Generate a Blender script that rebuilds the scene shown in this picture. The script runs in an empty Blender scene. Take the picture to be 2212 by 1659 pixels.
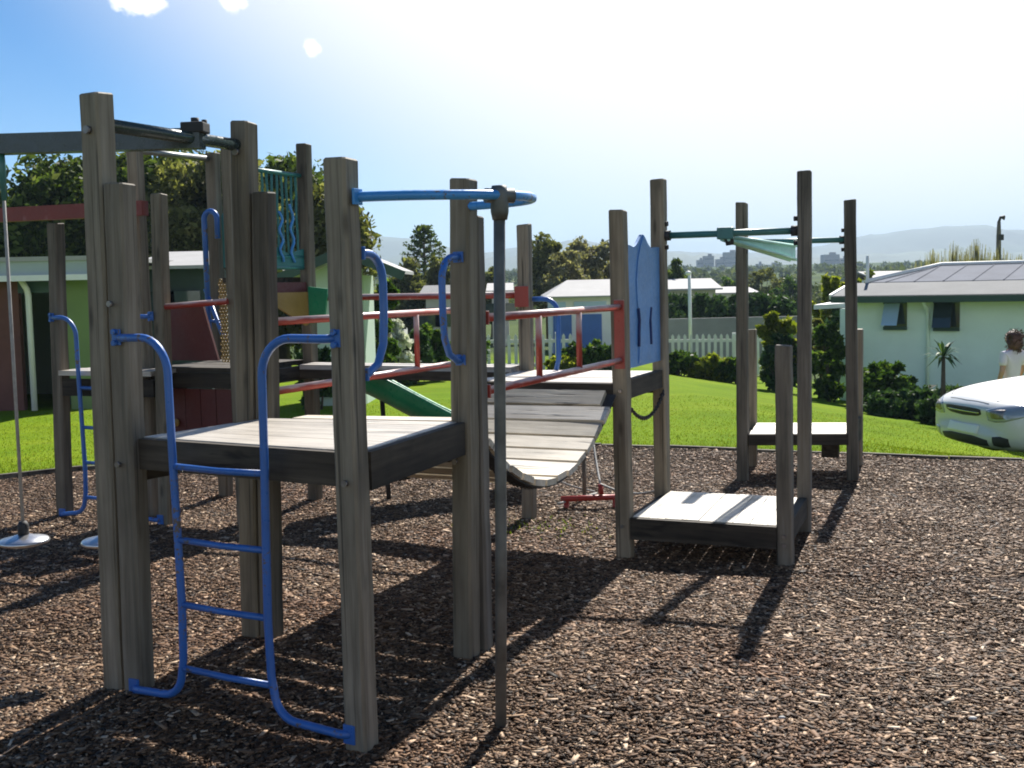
import bpy, bmesh, math, random
import numpy as np
from mathutils import Vector, Matrix, Quaternion

random.seed(7)
RNG = np.random.default_rng(11)
SC = bpy.context.scene
COL = SC.collection
R = math.radians

# ------------------------------------------------------------------ camera
CAM_H, PITCH, ROLL, FPX = 1.6, R(4.914), -0.02166, 2491.0
_F = Vector((0, math.cos(PITCH), -math.sin(PITCH)))
_R0 = Vector((1, 0, 0))
_U0 = _R0.cross(_F)
CR = _R0 * math.cos(ROLL) + _U0 * math.sin(ROLL)
CU = _U0 * math.cos(ROLL) - _R0 * math.sin(ROLL)
CPOS = Vector((0, 0, CAM_H))
cd = bpy.data.cameras.new('camera')
cam = bpy.data.objects.new('camera', cd)
COL.objects.link(cam)
cam.matrix_world = Matrix.Translation(CPOS) @ Matrix((CR, CU, -_F)).transposed().to_4x4()
cd.sensor_width = 36.0
cd.sensor_fit = 'HORIZONTAL'
cd.lens = FPX / 2212.0 * 36.0
cd.clip_start = 0.05
cd.clip_end = 30000
SC.camera = cam

# ------------------------------------------------------------------ light
SUN_EL, SUN_AZ = R(41.5), R(20.0)          # azimuth from +Y towards +X
sun_dir = Vector((math.sin(SUN_AZ) * math.cos(SUN_EL), math.cos(SUN_AZ) * math.cos(SUN_EL), math.sin(SUN_EL)))
sl = bpy.data.lights.new('sun', 'SUN')
sl.energy = 5.0
sl.angle = R(0.55)
sl.color = (1.0, 0.95, 0.87)
sun = bpy.data.objects.new('sun', sl)
sun.rotation_mode = 'QUATERNION'
sun.rotation_quaternion = sun_dir.to_track_quat('Z', 'Y')
COL.objects.link(sun)

SC.view_settings.view_transform = 'Standard'
SC.view_settings.look = 'None'
SC.view_settings.gamma = 1.0
SC.view_settings.exposure = 1.12

SC.render.engine = 'CYCLES'
SC.cycles.filter_width = 1.9
SC.cycles.max_bounces = 7
SC.cycles.transparent_max_bounces = 12

W = bpy.data.worlds.new('World')
SC.world = W
W.use_nodes = True
nt = W.node_tree
nt.nodes.clear()
def wn(t, **kw):
    n = nt.nodes.new(t)
    for k, v in kw.items():
        setattr(n, k, v)
    return n
w_out = wn('ShaderNodeOutputWorld')
w_bg = wn('ShaderNodeBackground')
w_bg.inputs['Strength'].default_value = 0.05
sky = wn('ShaderNodeTexSky', sky_type='NISHITA')
sky.sun_disc = False
sky.sun_elevation = SUN_EL
sky.sun_rotation = SUN_AZ
sky.altitude = 20
sky.air_density = 0.75
sky.dust_density = .12
sky.ozone_density = 3.0
tc = wn('ShaderNodeTexCoord')
cn = wn('ShaderNodeTexNoise')
cn.inputs['Scale'].default_value = 80
cn.inputs['Detail'].default_value = 7
cn.inputs['Roughness'].default_value = 0.62
nt.links.new(tc.outputs['Generated'], cn.inputs['Vector'])
# thin high veil of cloud brightening the sky around the sun
sdist = wn('ShaderNodeVectorMath', operation='DOT_PRODUCT')
sdist.inputs[1].default_value = sun_dir
nt.links.new(tc.outputs['Generated'], sdist.inputs[0])
vm = wn('ShaderNodeMapRange', interpolation_type='SMOOTHSTEP')
vm.inputs['From Min'].default_value = math.cos(R(48))
vm.inputs['From Max'].default_value = math.cos(R(34))
vm.inputs['To Min'].default_value = 0.0
vm.inputs['To Max'].default_value = 0.95
nt.links.new(sdist.outputs['Value'], vm.inputs['Value'])
veil = wn('ShaderNodeMix', data_type='RGBA')
vsep = wn('ShaderNodeSeparateXYZ')
nt.links.new(tc.outputs['Generated'], vsep.inputs[0])
vel = wn('ShaderNodeMapRange', interpolation_type='SMOOTHSTEP')
vel.inputs['From Min'].default_value = 0.50
vel.inputs['From Max'].default_value = 0.27
nt.links.new(vsep.outputs['Z'], vel.inputs['Value'])
vmu = wn('ShaderNodeMath', operation='MULTIPLY')
nt.links.new(vm.outputs['Result'], vmu.inputs[0])
nt.links.new(vel.outputs['Result'], vmu.inputs[1])
nt.links.new(vmu.outputs[0], veil.inputs['Factor'])
hsv = wn('ShaderNodeHueSaturation')
hsv.inputs['Saturation'].default_value = 1.32
hsv.inputs['Value'].default_value = 1.15
nt.links.new(sky.outputs['Color'], hsv.inputs['Color'])
nt.links.new(hsv.outputs['Color'], veil.inputs['A'])
veil.inputs['B'].default_value = (11.3, 11.2, 11.0, 1)
last = veil.outputs['Result']
# added broken cloud, unseen behind the camera, to fill camera-facing surfaces
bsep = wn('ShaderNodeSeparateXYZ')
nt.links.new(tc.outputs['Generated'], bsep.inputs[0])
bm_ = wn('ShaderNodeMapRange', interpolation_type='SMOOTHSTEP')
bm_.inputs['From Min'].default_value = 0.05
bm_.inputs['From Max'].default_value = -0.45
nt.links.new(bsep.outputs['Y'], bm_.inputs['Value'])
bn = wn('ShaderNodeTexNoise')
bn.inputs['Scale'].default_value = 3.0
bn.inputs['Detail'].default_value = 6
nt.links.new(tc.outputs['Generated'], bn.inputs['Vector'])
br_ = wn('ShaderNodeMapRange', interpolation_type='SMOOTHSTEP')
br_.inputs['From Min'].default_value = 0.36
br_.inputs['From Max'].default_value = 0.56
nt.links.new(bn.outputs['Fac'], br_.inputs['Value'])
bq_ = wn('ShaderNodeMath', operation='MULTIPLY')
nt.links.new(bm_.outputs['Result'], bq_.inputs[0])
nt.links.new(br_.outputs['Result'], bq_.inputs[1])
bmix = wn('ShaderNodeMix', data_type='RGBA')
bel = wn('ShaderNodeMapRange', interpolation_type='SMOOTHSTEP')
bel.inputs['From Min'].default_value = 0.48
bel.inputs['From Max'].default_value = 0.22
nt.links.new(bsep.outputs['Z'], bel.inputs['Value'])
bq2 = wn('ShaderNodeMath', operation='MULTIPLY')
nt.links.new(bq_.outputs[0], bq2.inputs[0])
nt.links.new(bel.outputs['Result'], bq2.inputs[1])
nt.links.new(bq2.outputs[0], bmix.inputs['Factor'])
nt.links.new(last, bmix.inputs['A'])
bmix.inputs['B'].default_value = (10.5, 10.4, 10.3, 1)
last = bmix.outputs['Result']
def skydir(px, py):
    return (_F + CR * ((px - 1106) / FPX) - CU * ((py - 829.5) / FPX)).normalized()
def L(a, b):
    nt.links.new(a, b)
for (px, py, rad, amt) in ((300, -4, .023, 1.0), (340, 6, .013, .8), (258, -6, .014, .8), (500, 2, .014, .8), (520, 8, .008, .7), (677, 104, .0112, 1.05)):
    d = skydir(px, py)
    dist = wn('ShaderNodeVectorMath', operation='DISTANCE')
    dist.inputs[1].default_value = d
    L(tc.outputs['Generated'], dist.inputs[0])
    mr = wn('ShaderNodeMapRange')
    mr.inputs['From Min'].default_value = rad
    mr.inputs['From Max'].default_value = 0.0
    mr.inputs['To Min'].default_value = 0.0
    mr.inputs['To Max'].default_value = 1.0
    L(dist.outputs['Value'], mr.inputs['Value'])
    ad = wn('ShaderNodeMath', operation='ADD')
    L(mr.outputs['Result'], ad.inputs[0])
    L(cn.outputs['Fac'], ad.inputs[1])
    m2 = wn('ShaderNodeMapRange', interpolation_type='SMOOTHSTEP')
    m2.inputs['From Min'].default_value = 0.74
    m2.inputs['From Max'].default_value = 1.12
    m2.inputs['To Min'].default_value = 0.0
    m2.inputs['To Max'].default_value = amt
    L(ad.outputs[0], m2.inputs['Value'])
    mu = wn('ShaderNodeMath', operation='MULTIPLY', use_clamp=True)
    L(m2.outputs['Result'], mu.inputs[0])
    lim = wn('ShaderNodeMath', operation='GREATER_THAN')
    L(mr.outputs['Result'], lim.inputs[0])
    lim.inputs[1].default_value = 0.0
    L(lim.outputs[0], mu.inputs[1])
    mx = wn('ShaderNodeMix', data_type='RGBA')
    L(mu.outputs[0], mx.inputs['Factor'])
    L(last, mx.inputs['A'])
    mx.inputs['B'].default_value = (13, 12.8, 12.5, 1)
    last = mx.outputs['Result']
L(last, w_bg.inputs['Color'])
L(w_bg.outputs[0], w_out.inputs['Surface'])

# ------------------------------------------------------------------ helpers
def spot(px, py, Y):
    """world point that lies Y metres ahead along the view line of a measured picture point"""
    v = _F + CR * ((px - 1106) / FPX) - CU * ((py - 829.5) / FPX)
    return CPOS + v * (Y / v.y)

BARK_EDGE = [(-30, -4), (-9.5, 6.9), (-6.5, 9.0), (-4.74, 9.99), (-3.99, 10.55), (-2.5, 10.9), (-1.37, 11.02), (.87, 11.27), (1.48, 11.05),
             (2.09, 10.72), (3.12, 10.27), (3.8, 9.97), (4.35, 9.76), (6.0, 9.1), (9.5, 7.0), (30, -4)]
_bx = [p[0] for p in BARK_EDGE]
_by = [p[1] for p in BARK_EDGE]
def edge_y(x):
    return float(np.interp(x, _bx, _by))
def gz(x, y):
    """height of the lawn and the land behind it"""
    s = max(0.0, y - max(9.6, min(11.3, edge_y(x))))
    zz = -.028 * min(s, 45) - .15 * max(0.0, min(x, 14) - 3.0) * min(1.0, s / 2.5) * max(0, min(1, (120 - y) / 60))
    if y > 140:
        t = y - 140
        zz += .018 * t if t < 900 else .018 * 900 + .004 * (t - 900)
    return zz

class MB:
    """collects shapes and links them as one mesh object"""
    def __init__(s):
        s.v, s.f, s.sm = [], [], []
    def add(s, vs, fs, smooth=False):
        o = len(s.v)
        s.v += [tuple(p) for p in vs]
        s.f += [tuple(i + o for i in f) for f in fs]
        s.sm += [smooth] * len(fs)
        return s
    def hexa(s, p):      # 8 points: bottom ring 0-3, top ring 4-7
        return s.add(p, [(3, 2, 1, 0), (4, 5, 6, 7), (0, 1, 5, 4), (1, 2, 6, 5), (2, 3, 7, 6), (3, 0, 4, 7)])
    def box(s, c, size, yaw=0, bev=0.0, M=None):
        hx, hy, hz = size[0] / 2, size[1] / 2, size[2] / 2
        m = Matrix.Translation(c) @ Matrix.Rotation(yaw, 4, 'Z') if M is None else M
        if bev <= 0:
            pts = [(-hx, -hy, -hz), (hx, -hy, -hz), (hx, hy, -hz), (-hx, hy, -hz), (-hx, -hy, hz), (hx, -hy, hz), (hx, hy, hz), (-hx, hy, hz)]
            return s.hexa([m @ Vector(q) for q in pts])
        bm = bmesh.new()
        bmesh.ops.create_cube(bm, size=1)
        for q in bm.verts:
            q.co = Vector((q.co.x * 2 * hx, q.co.y * 2 * hy, q.co.z * 2 * hz))
        bmesh.ops.bevel(bm, geom=bm.edges[:], offset=bev, segments=2, affect='EDGES', profile=.6)
        bm.verts.index_update()
        s.add([m @ q.co for q in bm.verts], [[q.index for q in fc.verts] for fc in bm.faces])
        bm.free()
        return s
    def tube(s, pts, r, n=10, caps=True, closed=False):
        pts = [Vector(p) for p in pts]
        k = len(pts)
        rs = r if isinstance(r, (list, tuple)) else [r] * k
        vs, fs = [], []
        prev = None
        for i, p in enumerate(pts):
            a = pts[(i - 1) % k] if (closed or i > 0) else p
            b = pts[(i + 1) % k] if (closed or i < k - 1) else p
            t = (b - a).normalized()
            if prev is None:
                ref = Vector((0, 0, 1)) if abs(t.z) < .9 else Vector((1, 0, 0))
                n1 = t.cross(ref).normalized()
            else:
                n1 = (prev - t * prev.dot(t)).normalized()
            prev = n1
            n2 = t.cross(n1)
            for j in range(n):
                a2 = 2 * math.pi * j / n
                vs.append(p + (n1 * math.cos(a2) + n2 * math.sin(a2)) * rs[i])
        m = k if closed else k - 1
        for i in range(m):
            for j in range(n):
                i2 = (i + 1) % k
                fs.append((i * n + j, i * n + (j + 1) % n, i2 * n + (j + 1) % n, i2 * n + j))
        s.add(vs, fs, True)
        if caps and not closed:
            s.add(vs[:n], [tuple(range(n))])
            s.add(vs[-n:], [tuple(range(n - 1, -1, -1))])
        return s
    def bar(s, a, b, r, n=10):
        return s.tube([a, b], r, n)
    def beam(s, a, b, w, h, up=(0, 0, 1)):       # rectangular bar from a to b
        a, b = Vector(a), Vector(b)
        t = (b - a).normalized()
        sd = t.cross(Vector(up)).normalized()
        up2 = sd.cross(t)
        x, y = sd * (w / 2), up2 * (h / 2)
        return s.hexa([a - x - y, a + x - y, a + x + y, a - x + y, b - x - y, b + x - y, b + x + y, b - x + y])
    def lathe(s, prof, c, n=20, M=None):
        vs, fs = [], []
        for (rr, z) in prof:
            for j in range(n):
                a = 2 * math.pi * j / n
                q = Vector((rr * math.cos(a), rr * math.sin(a), z))
                vs.append((M @ q) if M is not None else Vector(c) + q)
        for i in range(len(prof) - 1):
            for j in range(n):
                fs.append((i * n + j, i * n + (j + 1) % n, (i + 1) * n + (j + 1) % n, (i + 1) * n + j))
        return s.add(vs, fs, True)
    def ball(s, c, r, n=10, sc=(1, 1, 1)):
        vs, fs = [], []
        m = max(5, n // 2 + 1)
        for i in range(m + 1):
            th = math.pi * i / m
            for j in range(n):
                a = 2 * math.pi * j / n
                vs.append((c[0] + r * sc[0] * math.sin(th) * math.cos(a), c[1] + r * sc[1] * math.sin(th) * math.sin(a), c[2] + r * sc[2] * math.cos(th)))
        for i in range(m):
            for j in range(n):
                fs.append((i * n + j, (i + 1) * n + j, (i + 1) * n + (j + 1) % n, i * n + (j + 1) % n))
        return s.add(vs, fs, True)
    def prism(s, poly, d, M):       # 2-D outline in local x,z thickened by d along local y
        n = len(poly)
        vs = [M @ Vector((p[0], -d / 2, p[1])) for p in poly] + [M @ Vector((p[0], d / 2, p[1])) for p in poly]
        fs = [tuple(range(n)), tuple(range(2 * n - 1, n - 1, -1))] + [(i + n, (i + 1) % n + n, (i + 1) % n, i) for i in range(n)]
        return s.add(vs, fs)
    def build(s, name, mat, parent=None, org=(0, 0, 0), yaw=0.0, rot=None):
        """org / yaw: the object's own frame (world), so that grain follows the piece"""
        q = rot if rot is not None else Quaternion((0, 0, 1), yaw)
        M = Matrix.LocRotScale(Vector(org), q, None)
        Mi = M.inverted()
        me = bpy.data.meshes.new(name)
        me.from_pydata([Mi @ Vector(p) for p in s.v], [], s.f)
        me.polygons.foreach_set('use_smooth', s.sm)
        me.update()
        bm = bmesh.new()
        bm.from_mesh(me)
        bmesh.ops.remove_doubles(bm, verts=bm.verts, dist=1e-6)
        bmesh.ops.recalc_face_normals(bm, faces=bm.faces)
        bm.to_mesh(me)
        bm.free()
        if mat:
            me.materials.append(mat)
        return link(name, me, parent, M)

def build_split(mb, name, mat, parent=None, org=(0, 0, 0), yaw=0.0):
    """one object per connected piece (face groups that share vertices)"""
    par = list(range(len(mb.v)))
    key = {}
    for i, p in enumerate(mb.v):
        k = tuple(round(c, 6) for c in p)
        par[i] = key.setdefault(k, i)
    def fd(i):
        while par[i] != i:
            par[i] = par[par[i]]
            i = par[i]
        return i
    for f in mb.f:
        a = fd(f[0])
        for b in f[1:]:
            par[fd(b)] = a
    groups = {}
    for k, f in enumerate(mb.f):
        groups.setdefault(fd(f[0]), []).append(k)
    out = []
    for ks in groups.values():
        m = MB()
        ids = {}
        for k in ks:
            for i in mb.f[k]:
                if i not in ids:
                    ids[i] = len(m.v)
                    m.v.append(mb.v[i])
            m.f.append(tuple(ids[i] for i in mb.f[k]))
            m.sm.append(mb.sm[k])
        c = sum((Vector(p) for p in m.v), Vector()) / len(m.v)
        out.append(m.build(name, mat, parent, c, yaw))
    return out

def link(name, me, parent=None, M=Matrix()):
    o = bpy.data.objects.new(name, me)
    COL.objects.link(o)
    if parent is not None:
        o.parent = parent
        o.matrix_parent_inverse = Matrix()
        o.matrix_basis = world(parent).inverted() @ M
    else:
        o.matrix_basis = M
    return o
def world(o):
    m = o.matrix_basis.copy()
    while o.parent:
        o = o.parent
        m = o.matrix_basis @ m
    return m
def tag(o, label, cat, group=None, kind=None):
    if label:
        o['label'] = label
    if cat:
        o['category'] = cat
    if group:
        o['group'] = group
    if kind:
        o['kind'] = kind
    return o
def struct(o):
    o['kind'] = 'structure'
    return o
def thing(name, label, cat, loc=(0, 0, 0), yaw=0, group=None):
    o = bpy.data.objects.new(name, None)
    o.empty_display_size = .1
    COL.objects.link(o)
    o.matrix_basis = Matrix.Translation(loc) @ Matrix.Rotation(yaw, 4, 'Z')
    return tag(o, label, cat, group)
def np_mesh(name, verts, quads, mat, smooth=False):
    me = bpy.data.meshes.new(name)
    nv, nf, k = len(verts), len(quads), quads.shape[1]
    me.vertices.add(nv)
    me.vertices.foreach_set('co', np.asarray(verts, np.float32).ravel())
    me.loops.add(nf * k)
    me.loops.foreach_set('vertex_index', np.asarray(quads, np.int32).ravel())
    me.polygons.add(nf)
    me.polygons.foreach_set('loop_start', np.arange(nf, dtype=np.int32) * k)
    me.polygons.foreach_set('loop_total', np.full(nf, k, np.int32))
    if smooth:
        me.polygons.foreach_set('use_smooth', np.ones(nf, bool))
    me.update(calc_edges=True)
    me.materials.append(mat)
    return me

# ------------------------------------------------------------------ materials
class Mat:
    def __init__(s, name):
        s.m = bpy.data.materials.new(name)
        s.m.use_nodes = True
        s.t = s.m.node_tree
        s.b = s.t.nodes['Principled BSDF']
        s.out = s.t.nodes['Material Output']
    def n(s, t, **kw):
        o = s.t.nodes.new(t)
        for k, v in kw.items():
            setattr(o, k, v)
        return o
    def l(s, a, b):
        s.t.links.new(a, b)
    def coord(s, scale=(1, 1, 1), kind='Object', rnd=True):
        tcn = s.n('ShaderNodeTexCoord')
        mp = s.n('ShaderNodeMapping')
        mp.inputs['Scale'].default_value = scale
        s.l(tcn.outputs[kind], mp.inputs['Vector'])
        if rnd:
            oi = s.n('ShaderNodeObjectInfo')
            mu = s.n('ShaderNodeMath', operation='MULTIPLY')
            mu.inputs[1].default_value = 37.0
            s.l(oi.outputs['Random'], mu.inputs[0])
            s.l(mu.outputs[0], mp.inputs['Location'])
        return mp.outputs['Vector']
    def noise(s, vec, scale, detail=5, rough=.6, dist=0.0):
        o = s.n('ShaderNodeTexNoise')
        o.inputs['Scale'].default_value = scale
        o.inputs['Detail'].default_value = detail
        o.inputs['Roughness'].default_value = rough
        o.inputs['Distortion'].default_value = dist
        s.l(vec, o.inputs['Vector'])
        return o.outputs['Fac']
    def ramp(s, fac, stops):
        o = s.n('ShaderNodeValToRGB')
        e = o.color_ramp.elements
        while len(e) < len(stops):
            e.new(.5)
        for k, (p, c) in enumerate(stops):
            e[k].position = p
            e[k].color = (*c, 1) if len(c) == 3 else c
        s.l(fac, o.inputs['Fac'])
        return o.outputs['Color']
    def mix(s, fac, a, b, mode='MIX'):
        o = s.n('ShaderNodeMix', data_type='RGBA', blend_type=mode)
        for key, val in (('Factor', fac), ('A', a), ('B', b)):
            if isinstance(val, (float, int)):
                o.inputs[key].default_value = val
            elif isinstance(val, tuple):
                o.inputs[key].default_value = (*val, 1)
            else:
                s.l(val, o.inputs[key])
        return o.outputs['Result']
    def bump(s, h, strength, dist=.01):
        o = s.n('ShaderNodeBump')
        o.inputs['Strength'].default_value = strength
        o.inputs['Distance'].default_value = dist
        s.l(h, o.inputs['Height'])
        s.l(o.outputs['Normal'], s.b.inputs['Normal'])
    def base(s, c):
        if isinstance(c, tuple):
            s.b.inputs['Base Color'].default_value = (*c, 1)
        else:
            s.l(c, s.b.inputs['Base Color'])
    def rough(s, v, spec=None, metal=None):
        if isinstance(v, (int, float)):
            s.b.inputs['Roughness'].default_value = v
        else:
            s.l(v, s.b.inputs['Roughness'])
        if spec is not None:
            s.b.inputs['Specular IOR Level'].default_value = spec
        if metal is not None:
            s.b.inputs['Metallic'].default_value = metal

def g(v):
    return (v, v, v)

def m_wood(name, dark, mid, light, grain=(26, 26, 1.6), rough=.75, blot=.5, spec=.35):
    m = Mat(name)
    v = m.coord(grain)
    n1 = m.noise(v, 1.0, 8, .66, .3)
    col = m.ramp(n1, [(.28, dark), (.5, mid), (.74, light)])
    v2 = m.coord((2.2, 2.2, 1.1))
    n2 = m.noise(v2, 1.6, 4, .6)
    col = m.mix(m.ramp(n2, [(.35, g(.0)), (.7, g(1))]), col, tuple(c * .62 for c in mid), 'MIX') if False else m.mix(blot, col, m.ramp(n2, [(.3, g(.45)), (.55, g(.95)), (.75, g(1.15))]), 'MULTIPLY')
    v4 = m.coord((5.5, 5.5, .55) if grain[2] < 5 else (.55, 5.5, 5.5))
    n4 = m.noise(v4, 1.0, 4, .55, .4)
    col = m.mix(.85, col, m.ramp(n4, [(.34, g(.42)), (.46, g(.95)), (.62, g(1.05))]), 'MULTIPLY')
    oi = m.n('ShaderNodeObjectInfo')
    col = m.mix(1.0, col, m.ramp(oi.outputs['Random'], [(0, (.80, .79, .74)), (.35, (1.06, 1.02, .92)), (.7, (.95, .96, .97)), (1, (1.22, 1.16, 1.06))]), 'MULTIPLY')
    vk = m.n('ShaderNodeTexVoronoi')
    vk.inputs['Scale'].default_value = 1.0
    m.l(m.coord((9, 9, 2.4) if grain[2] < 5 else (2.4, 9, 9)), vk.inputs['Vector'])
    col = m.mix(.8, col, m.ramp(vk.outputs['Distance'], [(.05, g(.35)), (.15, g(1))]), 'MULTIPLY')
    # drying cracks along the grain
    v3 = m.coord((grain[0] * 1.5, grain[1] * 1.5, grain[2] * .45))
    n3 = m.noise(v3, 1.0, 3, .5, .2)
    crack = m.ramp(n3, [(.33, g(0.25)), (.39, g(1))])
    col = m.mix(.8, col, crack, 'MULTIPLY')
    m.base(col)
    m.rough(rough, spec)
    add = m.n('ShaderNodeMath', operation='ADD')
    m.l(n1, add.inputs[0])
    m.l(crack, add.inputs[1])
    m.bump(add.outputs[0], .35, .004)
    return m.m

def m_paint(name, col, rough=.4, worn=(.12, .09, .07), amount=.40, spec=.5, metal=0.0):
    m = Mat(name)
    v = m.coord((1, 1, 1))
    n = m.noise(v, 5.5, 6, .65)
    n2 = m.noise(v, 42, 5, .7)
    c = m.ramp(n, [(.3, tuple(x * .8 for x in col)), (.6, col), (.8, tuple(min(1, x * 1.18 + .012) for x in col))])
    mx = m.n('ShaderNodeMath', operation='MULTIPLY')
    m.l(n, mx.inputs[0])
    m.l(n2, mx.inputs[1])
    f = m.ramp(mx.outputs[0], [(amount - .02, g(0)), (amount + .02, g(1))])
    c = m.mix(f, c, worn)
    m.base(c)
    m.rough(m.ramp(n2, [(.3, g(max(.05, rough - .12))), (.75, g(min(1, rough + .2)))]), spec, metal)
    m.bump(n2, .12, .002)
    return m.m

def m_pale_top(name, col, pale, **kw):  # paint with a pale colour mixed in where the surface faces up
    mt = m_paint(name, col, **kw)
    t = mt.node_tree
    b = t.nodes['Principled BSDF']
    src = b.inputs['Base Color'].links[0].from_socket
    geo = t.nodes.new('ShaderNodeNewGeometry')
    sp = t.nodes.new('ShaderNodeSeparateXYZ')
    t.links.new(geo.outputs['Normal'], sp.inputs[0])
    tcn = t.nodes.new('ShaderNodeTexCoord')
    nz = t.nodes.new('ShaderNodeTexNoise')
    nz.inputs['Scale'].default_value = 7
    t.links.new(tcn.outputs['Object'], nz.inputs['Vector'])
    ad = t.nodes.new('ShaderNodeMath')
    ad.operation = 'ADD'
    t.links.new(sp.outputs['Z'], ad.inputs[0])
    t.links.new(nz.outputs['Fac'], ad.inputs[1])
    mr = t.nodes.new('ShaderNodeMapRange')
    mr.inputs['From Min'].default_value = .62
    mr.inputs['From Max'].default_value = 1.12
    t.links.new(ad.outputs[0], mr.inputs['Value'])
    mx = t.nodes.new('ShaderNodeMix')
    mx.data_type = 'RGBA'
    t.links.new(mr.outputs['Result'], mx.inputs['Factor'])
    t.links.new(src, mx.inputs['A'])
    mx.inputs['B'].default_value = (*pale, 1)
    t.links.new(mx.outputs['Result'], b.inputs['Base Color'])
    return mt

def m_plain(name, col, rough=.6, metal=0.0, spec=.5, var=.18, scale=3.0, bump=.1):
    m = Mat(name)
    v = m.coord((1, 1, 1))
    n = m.noise(v, scale, 6, .62)
    m.base(m.ramp(n, [(.3, tuple(x * (1 - var) for x in col)), (.7, tuple(min(1, x * (1 + var)) for x in col))]))
    m.rough(rough, spec, metal)
    if bump:
        m.bump(m.noise(v, scale * 14, 4, .6), bump, .004)
    return m.m

def m_leaf(name, stops, trans=.35, rough=.5, tint=None, spec=.04):
    m = Mat(name)
    geo = m.n('ShaderNodeNewGeometry')
    c = m.ramp(geo.outputs['Random Per Island'], stops)
    n = m.noise(m.coord((1, 1, 1), rnd=False), .9, 3, .5)
    c = m.mix(.45, c, m.ramp(n, [(.35, g(.55)), (.65, g(1.25))]), 'MULTIPLY')
    m.base(c)
    m.rough(rough, spec)
    tr = m.n('ShaderNodeBsdfTranslucent')
    m.l(m.mix(1.0, c, tint or (1.5, 1.6, .7), 'MULTIPLY'), tr.inputs['Color'])
    ms = m.n('ShaderNodeMixShader')
    ms.inputs[0].default_value = trans
    m.l(m.b.outputs[0], ms.inputs[1])
    m.l(tr.outputs[0], ms.inputs[2])
    m.l(ms.outputs[0], m.out.inputs['Surface'])
    return m.m

POST = m_wood('weathered_post_timber', (.112, .096, .070), (.228, .197, .15), (.31, .272, .215), (34, 34, 1.5), .7, .6)
POSTD = m_wood('dark_post_timber', (.085, .074, .060), (.172, .15, .118), (.245, .218, .182), (34, 34, 1.5), .75, .65)
DECK = m_wood('silvered_deck_timber', (.36, .32, .29), (.52, .48, .44), (.62, .58, .54), (1.6, 30, 30), .42, .35, .6)
DECKV = m_wood('silvered_deck_timber_lengthwise', (.36, .33, .28), (.52, .485, .43), (.62, .59, .53), (30, 1.6, 30), .42, .35, .6)
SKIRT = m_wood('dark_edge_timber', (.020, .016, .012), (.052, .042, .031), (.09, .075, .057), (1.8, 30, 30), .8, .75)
SLAT = m_wood('bridge_slat_timber', (.42, .37, .30), (.56, .51, .43), (.66, .61, .53), (2.0, 34, 34), .5, .35, .5)
EDGING = m_wood('edging_timber', (.05, .045, .04), (.12, .105, .09), (.2, .18, .15), (1.2, 24, 24), .85, .7)
BLUE = m_paint('blue_pipe_paint', (.034, .135, .44), .36, amount=.335)
LBLUE = m_paint('sky_blue_pipe_paint', (.05, .27, .64), .33, amount=.34)
PANELB = m_paint('blue_panel_plastic', (.10, .27, .60), .42, (.05, .12, .3), amount=.48)
RED = m_pale_top('red_rail_paint', (.33, .042, .03), (.60, .44, .40), rough=.35, worn=(.38, .2, .16), amount=.36)
DRED = m_paint('maroon_panel_paint', (.10, .016, .014), .55, (.05, .03, .025), amount=.42)
GREEN = m_paint('green_steel_paint', (.045, .17, .16), .35, amount=.44)
TRACK = m_paint('pale_track_plastic', (.34, .62, .55), .4, (.45, .65, .6), amount=.44)
TEAL = m_paint('teal_panel_plastic', (.02, .16, .15), .45, amount=.46)
SLIDE = m_paint('green_slide_plastic', (.022, .27, .13), .32, (.03, .2, .1), amount=.46)
YELL = m_paint('yellow_panel_plastic', (.33, .21, .05), .5, amount=.45)
DGREY = m_paint('dark_grey_green_steel_paint', (.035, .052, .052), .2, amount=.44)
GALV = m_plain('galvanised_steel', (.20, .21, .205), .42, .75, var=.25, scale=9)
DARKPIPE = m_plain('weathered_dark_pipe', (.115, .115, .105), .5, .2, var=.45, scale=7)
STEEL = m_plain('polished_disc_steel', (.5, .5, .52), .3, .9, var=.12, scale=8)
CHAIN = m_plain('dark_chain', (.05, .045, .045), .5, .6, var=.3, scale=20)
ROPE = m_plain('pale_rope', (.33, .32, .30), .8, var=.2, scale=30, bump=.4)
RUBBER = m_plain('black_rubber', (.022, .022, .023), .7, var=.3, scale=12)
BOLT = m_plain('bolt_steel', (.22, .2, .19), .4, .8, var=.3, scale=30)

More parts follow.
